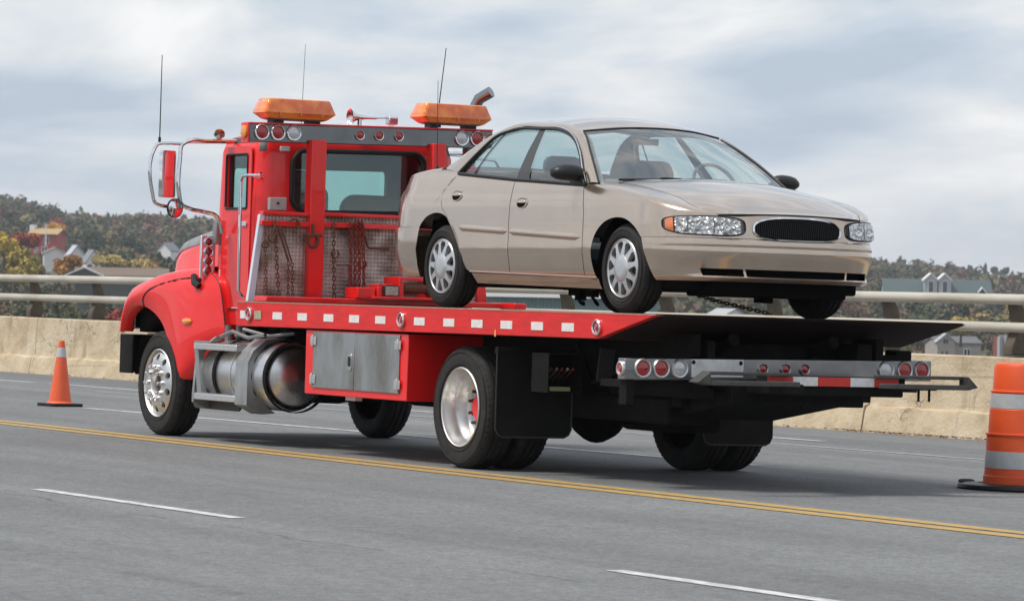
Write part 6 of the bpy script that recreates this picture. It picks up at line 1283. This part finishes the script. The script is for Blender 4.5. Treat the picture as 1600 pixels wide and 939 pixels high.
cand = []; rng = np.random.default_rng(5)
def blocked(u, v, top):
    a = v/u
    for hu, hv, w, zb, h, clear, veg in HOUSES:
        ha = hv/hu; half = (w*0.62)/hu
        if abs(a-ha) < half + 3.0/u:
            if hu-clear < u < hu+6: 
                if (top-1.43)/u > (zb+h*veg-1.43)/hu: return True
            elif u <= hu-clear and (top-1.43)/u > (zb+h*(veg+0.1)-1.43)/hu: return True
    return False
def scatter(u0, u1, a0, a1, density, cr, ch, k, ls, pal=None):
    n = int(density*0.5*(a1-a0)*(u1*u1-u0*u0))
    for _ in range(n):
        u = math.sqrt(rng.uniform(u0*u0, u1*u1)); v = rng.uniform(a0, a1)*u; c = rng.uniform(*cr); h = rng.uniform(*ch); zb = ground_h(u, v)-0.5
        if blocked(u, v, zb+h): continue
        w = pw.copy()
        nzv = math.sin(u*.013+v*.04)+math.sin(v*.083-u*.021+1.3)
        if nzv > 0.6: w[4:6] *= 1.9
        if nzv < -0.7: w[:2] *= 2.2
        if u > 1500: w[[1]] *= 2.0; w[7] *= 0.2
        if v > 0: w[7] *= 0.3; w[3] *= 0.5; w[[0, 1, 6]] *= 1.4
        w /= w.sum(); t = PAL[rng.choice(len(PAL), p=w)][0]; p = uvw(u, v, zb)
        dark = (t[1] < 0.052 and rng.random() < 0.4)
        cand.append((p[0], p[1], p[2], c*(0.75 if dark else 1), h*(1.2 if dark else 1), t, k, ls, bool(dark and rng.random() < 0.4)))
for a0, a1 in ((-.165, -.062), (.055, .165)):
    scatter(1250, 2050, a0, a1, 1/110, (3.6, 7.0), (6, 11), 90, 1.0)
    scatter(700, 1250, a0, a1, 1/75, (2.6, 5.6), (4, 8.5), 135, 0.62)
    scatter(380, 700, a0, a1, 1/42, (1.6, 3.4), (2.8, 5.4), 270, 0.30)
    scatter(190, 380, a0, a1, 1/26, (1.0, 2.2), (1.8, 3.6), 560, 0.14)
for a0, a1 in ((-.52, -.165), (.165, .52)):      # the same woods carry on out of view
    scatter(1000, 2050, a0, a1, 1/210, (4.5, 8.0), (6, 11), 44, 1.5)
    scatter(190, 1000, a0, a1, 1/130, (2.4, 5.0), (3.5, 7), 60, 0.8)
scatter(1300, 2050, -.062, .055, 1/160, (4.0, 7.5), (6, 11), 50, 1.4)
scatter(500, 1300, -.062, .055, 1/90, (2.4, 4.6), (4, 7.5), 60, 0.95)
scatter(190, 500, -.062, .055, 1/70, (1.0, 2.2), (1.6, 3.0), 110, 0.34)
V, Tn = leaf_cloud(cand, rng); wo = bpy.data.objects.new('woodland', leaf_mesh('woodland', V, Tn)); COL.objects.link(wo)
tag(wo, 'mixed autumn woodland and scrub covering the slopes beyond the barrier', 'woodland', kind='stuff')
print('woodland trees', len(cand), 'quads', len(V)//4)

# ---- thin haze over the far slopes
hzm = bpy.data.materials.new('haze'); hzm.use_nodes = True; t = hzm.node_tree; t.nodes.clear(); o = t.nodes.new('ShaderNodeOutputMaterial'); pv = t.nodes.new('ShaderNodeVolumePrincipled')
pv.inputs['Color'].default_value = (0.86, 0.90, 0.97, 1); pv.inputs['Density'].default_value = 0.00013; t.links.new(pv.outputs['Volume'], o.inputs['Volume'])
hb_ = MB(); c4 = [uvw(-3050, -3650, 0), uvw(-3050, 3650, 0), uvw(6050, 3650, 0), uvw(6050, -3650, 0)]
hb_.add([(x, y, -25) for x, y, _ in c4] + [(x, y, 62) for x, y, _ in c4], [(3, 2, 1, 0), (4, 5, 6, 7), (0, 1, 5, 4), (1, 2, 6, 5), (2, 3, 7, 6), (3, 0, 4, 7)])
ho = hb_.build('haze', hzm, smooth=0); tag(ho, 'thin pale haze lying over the far slopes', 'haze', kind='stuff')
